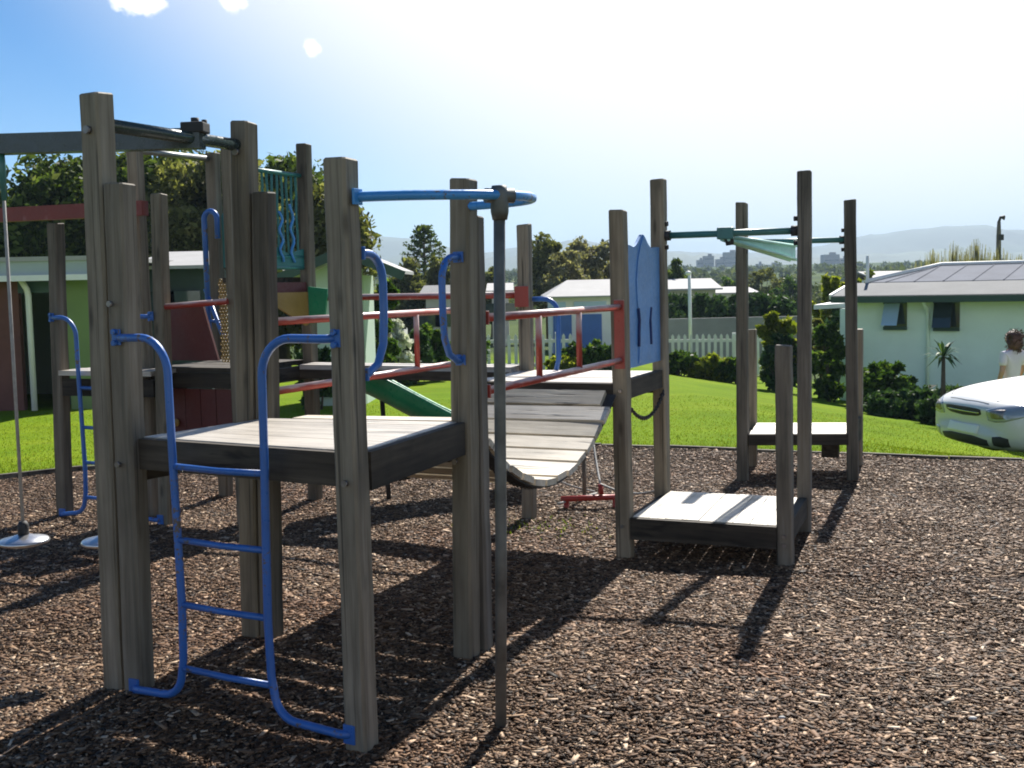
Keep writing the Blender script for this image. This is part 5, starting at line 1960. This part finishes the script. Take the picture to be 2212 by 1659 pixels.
# town buildings
TOWN = m_plain('town_concrete', (.30, .29, .28), .8, var=.15, scale=.05, bump=0)
for i, (px, pt_, pb_, w_) in enumerate(((1512, 562, 585, 14), (1530, 553, 585, 22), (1556, 560, 585, 20), (1578, 545, 583, 30), (1793, 550, 578, 34), (1822, 558, 578, 18), (1668, 572, 590, 30), (1640, 570, 588, 14))):
    Y = 820
    p, q2 = spot(px, pt_, Y), spot(px, pb_ + 10, Y)
    ww = w_ / FPX * Y
    t_ = thing('town_building', ['leftmost hazy town block beyond the green bar', 'second hazy town block from the left', 'third hazy town block from the left', 'tallest hazy town block left of the rear post', 'hazy tower block between the two right posts', 'small hazy block beside the right tower block', 'wide low hazy town block beside the overhead track', 'narrow low hazy town block below the overhead track'][i], 'building', (p.x, Y, q2.z), 0, 'hazy town buildings in the distance')
    m = MB()
    m.box((p.x, Y, (p.z + q2.z) / 2), (ww, ww * .8, p.z - q2.z))
    m.box((p.x + ww * .15, Y, p.z + .8), (ww * .35, ww * .3, 1.6))
    m.build('wall', TOWN, t_, (p.x, Y, q2.z))
    m = MB()
    rows = max(2, int((p.z - q2.z) / 3.2))
    for r in range(rows):
        m.box((p.x, Y - ww * .4 - .06, q2.z + 1.8 + r * 3.2), (ww * .86, .1, 1.3))
    m.build('window_band', GLASS, t_, (p.x, Y, q2.z))

# hills
HILLM = m_plain('hill_bush_and_pasture', (.06, .085, .05), .9, var=.4, scale=.004, bump=0)
def ridge(name, Y, tops, depth, seed):
    """tops: picture points of the skyline; builds a ridge with real depth"""
    rg = np.random.default_rng(seed)
    px = np.arange(tops[0][0], tops[-1][0] + 1, 22)
    py = np.interp(px, [t[0] for t in tops], [t[1] for t in tops]) + rg.normal(0, .8, len(px))
    top = [spot(a, b, Y) for a, b in zip(px, py)]
    rows = 14
    V_ = []
    for j in range(rows):
        t = j / (rows - 1)
        k = math.sin(math.pi * t) ** .8
        for i, p in enumerate(top):
            y = Y + (t - .5) * depth
            sc = 1
            zz = -10 + (p.z + 10) * k + (rg.normal(0, 3) if 0 < j < rows - 1 and j != rows // 2 else 0)
            V_.append((p.x * sc, y, zz))
    nx_ = len(top)
    idx = np.arange(rows * nx_).reshape(rows, nx_)
    Q_ = np.stack([idx[:-1, :-1], idx[:-1, 1:], idx[1:, 1:], idx[1:, :-1]], -1).reshape(-1, 4)
    return struct(link(name, np_mesh(name, np.array(V_), Q_, HILLM, True)))
ridge('hills', 2600, [(-600, 560), (300, 540), (700, 528), (800, 516), (870, 514), (950, 530), (1050, 548), (1150, 535), (1230, 520), (1300, 528), (1420, 545), (1540, 552), (1700, 545), (1850, 515), (1900, 505), (1960, 498), (2050, 489), (2130, 500), (2212, 512), (2400, 520), (2900, 540)], 1500, 3)
ridge('hills', 1900, [(-600, 590), (700, 570), (950, 552), (1200, 560), (1450, 548), (1650, 560), (1800, 556), (2000, 545), (2300, 552), (2900, 565)], 800, 4)

# ------------------------------------------------------------------ the white car
CAR_R = R(11)
cg0 = (4.66, 11.95)
cz = gz(*cg0) - .075
car = thing('parked_car', 'white car with its front entering the picture at the right edge', 'car', (cg0[0], cg0[1], cz), CAR_R)
Mc = Matrix.Translation((cg0[0], cg0[1], cz)) @ Matrix.Rotation(CAR_R, 4, 'Z')
CARP = Mat('white_car_paint')
CARP.base((.56, .57, .565))
CARP.rough(.38, .45, .12)
CARP.b.inputs['Coat Weight'].default_value = .35
CARP.b.inputs['Coat Roughness'].default_value = .06
CARP = CARP.m
LENS = Mat('headlight_lens')
LENS.base((.30, .33, .37))
LENS.rough(.12, .8, .3)
LENS = LENS.m
CHROME = m_plain('chrome', (.6, .6, .62), .15, 1.0, var=.05)
# cross sections, front to rear: x, half width, z bottom, z shoulder, z top at centre
st = [(0.0, .60, .36, .53, .60), (.03, .69, .24, .575, .65), (.10, .765, .20, .615, .705), (.25, .815, .18, .665, .765), (.5, .84, .18, .705, .815), (.8, .85, .2, .74, .85), (1.15, .855, .2, .775, .88), (1.3, .86, .2, .785, .895),
      (2.0, .86, .2, .83, .95), (3.0, .86, .2, .85, .95), (3.6, .85, .2, .86, .97), (4.2, .82, .22, .84, .95), (4.45, .74, .3, .75, .88), (4.5, .66, .36, .7, .8)]
vs, fs = [], []
NP = 19
for (x, w, zb, zs, zt) in st:
    half = [(0, zb), (.6, zb), (.9, zb + .015), (.985, zb + .07), (1.0, zb + (zs - zb) * .45), (.99, zb + (zs - zb) * .75), (.955, zs), (.86, zs + (zt - zs) * .45), (.55, zs + (zt - zs) * .85), (0, zt)]
    full = half + [(-a, b) for a, b in half[-2:0:-1]]
    for (k, z) in full:
        y = k * w
        bow = .20 * (abs(y) / .85) ** 2.6 * max(0, 1 - x / 1.2)
        vs.append(Mc @ Vector((x + bow, y, z)))
n = len(vs) // len(st)
for i in range(len(st) - 1):
    for j in range(n):
        fs.append((i * n + j, i * n + (j + 1) % n, (i + 1) * n + (j + 1) % n, (i + 1) * n + j))
fs += [tuple(range(n)), tuple(range(len(vs) - 1, len(vs) - n - 1, -1))]
m = MB()
m.add(vs, fs, True)
body = m.build('body', CARP, car, Mc.translation, CAR_R)
sub = body.modifiers.new('smooth', 'SUBSURF')
sub.levels = sub.render_levels = 2
bpy.context.view_layer.update()
from mathutils.bvhtree import BVHTree
_dg = bpy.context.evaluated_depsgraph_get()
_be = body.evaluated_get(_dg)
_bm = bmesh.new()
_bm.from_mesh(_be.to_mesh())
_bm.transform(Matrix.Translation((0, 0, 0)))
_Mb = world(body)
_bm.transform(Mc.inverted() @ _Mb)
_tree = BVHTree.FromBMesh(_bm)
def front_patch(outline, name, mat, out=.006, thick=.03, n=9):
    """panel moulded to the nose: outline given as (y, z low, z high) stations"""
    ys = np.linspace(outline[0][0], outline[-1][0], 15)
    lo = np.interp(ys, [o[0] for o in outline], [o[1] for o in outline])
    hi = np.interp(ys, [o[0] for o in outline], [o[2] for o in outline])
    grid = []
    for y, a, b in zip(ys, lo, hi):
        for k in range(n):
            z = a + (b - a) * k / (n - 1)
            h = _tree.ray_cast(Vector((-2, y, z)), Vector((1, 0, 0)))
            x = h[0].x if h[0] is not None else .3
            grid.append((x, y, z))
    v = [Mc @ Vector((x - out, y, z)) for x, y, z in grid] + [Mc @ Vector((x + thick, y, z)) for x, y, z in grid]
    N = len(grid)
    f = []
    for i in range(14):
        for k in range(n - 1):
            a = i * n + k
            f.append((a, a + n, a + n + 1, a + 1))
    rim = [k for k in range(n)] + [i * n + n - 1 for i in range(1, 15)] + [14 * n + k for k in range(n - 2, -1, -1)] + [i * n for i in range(13, 0, -1)]
    for a, b in zip(rim, rim[1:] + rim[:1]):
        f.append((a, b, N + b, N + a))
    m = MB()
    m.add(v, f, True)
    return m.build(name, mat, car, Mc @ Vector(grid[0]), CAR_R)
def both(o, s):
    return o if s > 0 else [(-y, a, b) for y, a, b in o[::-1]]
front_patch([(-.31, .555, .60), (-.25, .53, .61), (0, .52, .615), (.25, .53, .61), (.31, .555, .60)], 'grille', RUBBER, .004)
front_patch([(-.28, .562, .57), (.28, .562, .57)], 'grille_bar', CHROME, .012)
for s in (-1, 1):
    front_patch(both([(.39, .50, .61), (.50, .49, .65), (.62, .505, .675), (.72, .545, .68), (.78, .59, .66)], s), 'headlight', LENS, .006)
    front_patch(both([(.45, .53, .60), (.52, .525, .62), (.60, .535, .625)], s), 'headlight_bulb', BOLT, .011)
    front_patch(both([(.47, .25, .34), (.56, .24, .355), (.65, .255, .34)], s), 'fog_lamp', LENS if s > 0 else RUBBER, .006)
front_patch([(-.40, .235, .30), (-.2, .225, .325), (.2, .225, .325), (.40, .235, .30)], 'air_intake', RUBBER, .006)
front_patch([(-.26, .345, .435), (.26, .345, .435)], 'number_plate', WHITE, .014)
def top_line(pts_, name):
    out = []
    for (a, b) in zip(pts_[:-1], pts_[1:]):
        for k in range(8):
            x, y = a[0] + (b[0] - a[0]) * k / 8, a[1] + (b[1] - a[1]) * k / 8
            h = _tree.ray_cast(Vector((x, y, 3)), Vector((0, 0, -1)))
            if h[0] is not None:
                out.append(Mc @ (h[0] + Vector((0, 0, .001))))
    m = MB()
    m.tube(out, .0035, 5)
    m.build(name, RUBBER, car, out[0], CAR_R)
for s in (-1, 1):
    top_line([(.16, s * .40), (.30, s * .56), (.7, s * .66), (1.40, s * .70)], 'bonnet_seam')
top_line([(.10, -.36), (.075, 0), (.10, .36)], 'bonnet_front_seam')
# cabin
cabs = [(1.42, .74, .88, .74), (1.95, .70, 1.30, .56), (2.2, .70, 1.42, .54), (3.0, .70, 1.41, .54), (3.5, .70, 1.28, .56), (4.0, .72, .93, .70)]
vs, fs = [], []
for (x, wb, zt, wt) in cabs:
    for (y, z) in ((-wb, .88), (-wt - .02, zt - .04), (-wt * .8, zt), (0, zt + .02), (wt * .8, zt), (wt + .02, zt - .04), (wb, .88)):
        vs.append(Mc @ Vector((x, y, z)))
for i in range(len(cabs) - 1):
    for j in range(6):
        fs.append((i * 7 + j, i * 7 + j + 1, (i + 1) * 7 + j + 1, (i + 1) * 7 + j))
m = MB()
m.add(vs, fs, True)
m.build('cabin', CARP, car, Mc @ Vector((2, 0, .9)), CAR_R)
m = MB()
m.hexa([Mc @ Vector(p) for p in ((1.44, -.66, .93), (1.44, .66, .93), (1.92, .52, 1.28), (1.92, -.52, 1.28), (1.41, -.66, .95), (1.41, .66, .95), (1.89, .52, 1.31), (1.89, -.52, 1.31))])
m.build('windscreen', GLASS, car, Mc @ Vector((1.2, 0, .9)), CAR_R)
for s in (-1, 1):
    m = MB()
    m.hexa([Mc @ Vector(p) for p in ((1.55, s * .72, .95), (3.75, s * .72, .95), (3.4, s * .595, 1.25), (1.95, s * .60, 1.28), (1.55, s * .735, .95), (3.75, s * .735, .95), (3.4, s * .61, 1.25), (1.95, s * .615, 1.28))])
    m.build('side_window', GLASS, car, Mc @ Vector((2, s * .7, .95)), CAR_R)
for x in (.92, 3.6):
    for s in (-1, 1):
        Mw = Mc @ Matrix.Translation((x, s * .76, .31)) @ Matrix.Rotation(math.pi / 2, 4, 'X')
        m = MB()
        m.lathe([(.20, -.1), (.29, -.105), (.31, -.08), (.31, .08), (.29, .105), (.20, .1)], (0, 0, 0), 28, Mw)
        w_ = m.build('wheel', RUBBER, car, Mw.translation, CAR_R)
        m = MB()
        m.lathe([(.0, -.085), (.06, -.09), (.18, -.07), (.205, -.09), (.205, .09), (.18, .07), (.06, .09), (0, .085)], (0, 0, 0), 24, Mw)
        m.build('rim', CHROME, w_, Mw.translation, CAR_R)

# ------------------------------------------------------------------ the person behind the car
SKIN = m_plain('skin', (.42, .24, .17), .55, var=.1, scale=8, bump=0)
SHIRT = m_plain('pale_lilac_shirt', (.62, .58, .66), .8, var=.08, scale=6)
SHORTS = m_plain('pink_shorts', (.50, .22, .22), .8, var=.1, scale=6)
HAIR = m_plain('brown_hair', (.085, .035, .022), .6, var=.35, scale=30, bump=.5)
pp = spot(2186, 800, 15.2)
pgz = gz(pp.x, 15.2)
PH = spot(2186, 712, 15.2).z - pgz
sc = PH / 1.62
pr = thing('person', 'person in a pale lilac top and pink shorts, brown hair, walking behind the car', 'person', (pp.x, pp.y, pgz))
def skin_mesh(name, mat, nodes, edges, root_i, parent, lev=2):
    me = bpy.data.meshes.new(name)
    me.from_pydata([Vector(n_[0]) * sc for n_ in nodes], edges, [])
    o = link(name, me, parent, Matrix.LocRotScale(Vector((pp.x, pp.y, pgz)), Quaternion((0, 0, 1), R(200)), None))
    me.materials.append(mat)
    md = o.modifiers.new('skin', 'SKIN')
    md.use_smooth_shade = True
    for i, n_ in enumerate(nodes):
        r_ = n_[1]
        me.skin_vertices[0].data[i].radius = (r_[0] * sc, r_[1] * sc) if isinstance(r_, tuple) else (r_ * sc, r_ * sc)
        me.skin_vertices[0].data[i].use_root = i == root_i
    s_ = o.modifiers.new('smooth', 'SUBSURF')
    s_.levels = s_.render_levels = lev
    return o
# local frame: x to the side, -y is forward (face)
nodes = [((0, 0, .84), (.115, .085)), ((0, 0, .98), (.10, .075)), ((0, .0, 1.15), (.125, .085)), ((0, .01, 1.29), (.10, .07)), ((0, -.005, 1.37), .045), ((0, -.025, 1.43), .052), ((0, -.03, 1.49), (.074, .088)), ((0, -.025, 1.555), (.066, .08)), ((0, -.02, 1.605), .03),
         ((.145, .01, 1.285), .048), ((.20, .03, 1.05), .036), ((.19, -.06, .86), .028), ((.185, -.09, .80), .022),
         ((-.145, .01, 1.285), .048), ((-.21, -.03, 1.06), .036), ((-.22, -.14, .90), .028), ((-.215, -.18, .85), .022),
         ((.085, -.01, .78), .08), ((.09, -.10, .46), .056), ((.09, -.06, .10), .036), ((.09, -.13, .035), .032), ((.09, -.19, .03), .024),
         ((-.085, .01, .78), .08), ((-.09, .04, .46), .056), ((-.09, .17, .13), .036), ((-.09, .13, .045), .032), ((-.09, .07, .03), .024),
         ((0, -.112, 1.475), .014)]
edges = [(0, 1), (1, 2), (2, 3), (3, 4), (4, 5), (5, 6), (6, 7), (7, 8), (3, 9), (9, 10), (10, 11), (11, 12), (3, 13), (13, 14), (14, 15), (15, 16), (0, 17), (17, 18), (18, 19), (19, 20), (20, 21), (0, 22), (22, 23), (23, 24), (24, 25), (25, 26), (6, 27)]
# five fingers a side
for (ci, base_) in ((12, Vector((.185, -.09, .80))), (16, Vector((-.215, -.18, .85)))):
    for f_, (ox, oy, ln) in enumerate(((-.018, .0, .06), (-.006, -.004, .07), (.006, -.004, .066), (.017, .0, .052), (.0, -.03, .045))):
        i0 = len(nodes)
        b_ = base_ + Vector((ox, oy, -.03))
        nodes.append((tuple(b_), .0085))
        nodes.append((tuple(b_ + Vector((ox * .5, -.012, -ln * .7))), .008))
        edges += [(ci, i0), (i0, i0 + 1)]
skin_mesh('body', SKIN, nodes, edges, 0, pr)
tn = [((0, 0, .83), (.128, .1)), ((0, 0, .98), (.116, .092)), ((0, 0, 1.15), (.142, .104)), ((0, .01, 1.28), (.118, .088)), ((.15, .01, 1.285), .064), ((.19, .025, 1.12), .056), ((-.15, .01, 1.285), .064), ((-.195, -.02, 1.12), .056), ((0, .0, 1.345), .058)]
skin_mesh('shirt', SHIRT, tn, [(0, 1), (1, 2), (2, 3), (3, 4), (4, 5), (3, 6), (6, 7), (3, 8)], 0, pr)
sn = [((0, 0, .86), (.13, .1)), ((.088, -.015, .76), .094), ((.092, -.06, .56), .08), ((-.088, .012, .76), .094), ((-.092, .03, .56), .08)]
skin_mesh('shorts', SHORTS, sn, [(0, 1), (1, 2), (0, 3), (3, 4)], 0, pr)
hn_ = [((0, .02, 1.61), (.085, .08)), ((0, .04, 1.53), (.12, .105)), ((0, .065, 1.44), (.125, .09)), ((0, .075, 1.33), (.095, .06)), ((.07, .01, 1.50), .035), ((-.07, .01, 1.50), .035)]
skin_mesh('hair', HAIR, hn_, [(0, 1), (1, 2), (2, 3), (1, 4), (1, 5)], 0, pr)
hc = Matrix.LocRotScale(Vector((pp.x, pp.y, pgz)), Quaternion((0, 0, 1), R(200)), None) @ (Vector((0, .05, 1.49)) * sc)
hv, hq2 = leaf_cloud([(hc.x, hc.y, hc.z, .145 * sc), (hc.x, hc.y, hc.z - .09 * sc, .13 * sc), (hc.x, hc.y, hc.z + .05 * sc, .12 * sc)], 260, .028, seed=9, elong=5.0)
link('hair_curls', np_mesh('hair_curls', hv - np.array(hc), hq2, HAIR), pr, Matrix.Translation(hc))
# shoes and eyes
for s, y0 in ((1, -.14), (-1, .11)):
    Ms = Matrix.LocRotScale(Vector((pp.x, pp.y, pgz)), Quaternion((0, 0, 1), R(200)), None)
    m = MB()
    c = Ms @ (Vector((s * .09, y0, .035)) * sc)
    m.ball(c, .1 * sc, 12, (.55, 1.1, .5))
    m.build('shoe', WHITE, pr, c)
    m = MB()
    m.ball(Ms @ (Vector((s * .03, -.112, 1.505)) * sc), .010 * sc, 8)
    m.build('eye', RUBBER, pr, c)

# a red-earth patch needs no object: it is the bare bed where the chips are scraped away
# a few pale stones on the bark
for i, (x, y, r_) in enumerate(((.95, 4.05, .010), (1.62, 4.0, .012), (-2.0, 4.05, .012))):
    m = MB()
    m.ball((x, y, bark_h(x, y) + .008), r_, 9, (1.3, .8, .6))
    tag(m.build('pale_stone', m_plain('pale_stone', (.5, .48, .44), .7), None, (x, y, 0)), ['small pale stone on the bark right of the sliding pole', 'pale stone on the open bark at the lower right', 'pale stone on the bark left of the tall pair of posts'][i], 'stone', 'pale stones on the bark')

# ------------------------------------------------------------------ air
HZ = MB()
HZ.box((0, 1900, 65), (9000, 5600, 150))
hz_ = bpy.data.materials.new('haze')
hz_.use_nodes = True
t = hz_.node_tree
t.nodes.clear()
o_ = t.nodes.new('ShaderNodeOutputMaterial')
v_ = t.nodes.new('ShaderNodeVolumePrincipled')
v_.inputs['Color'].default_value = (.58, .78, 1.0, 1)
v_.inputs['Density'].default_value = .00034
v_.inputs['Anisotropy'].default_value = .0
t.links.new(v_.outputs[0], o_.inputs['Volume'])
tag(HZ.build('haze', hz_), 'pale blue summer haze over the land', 'haze', kind='stuff')
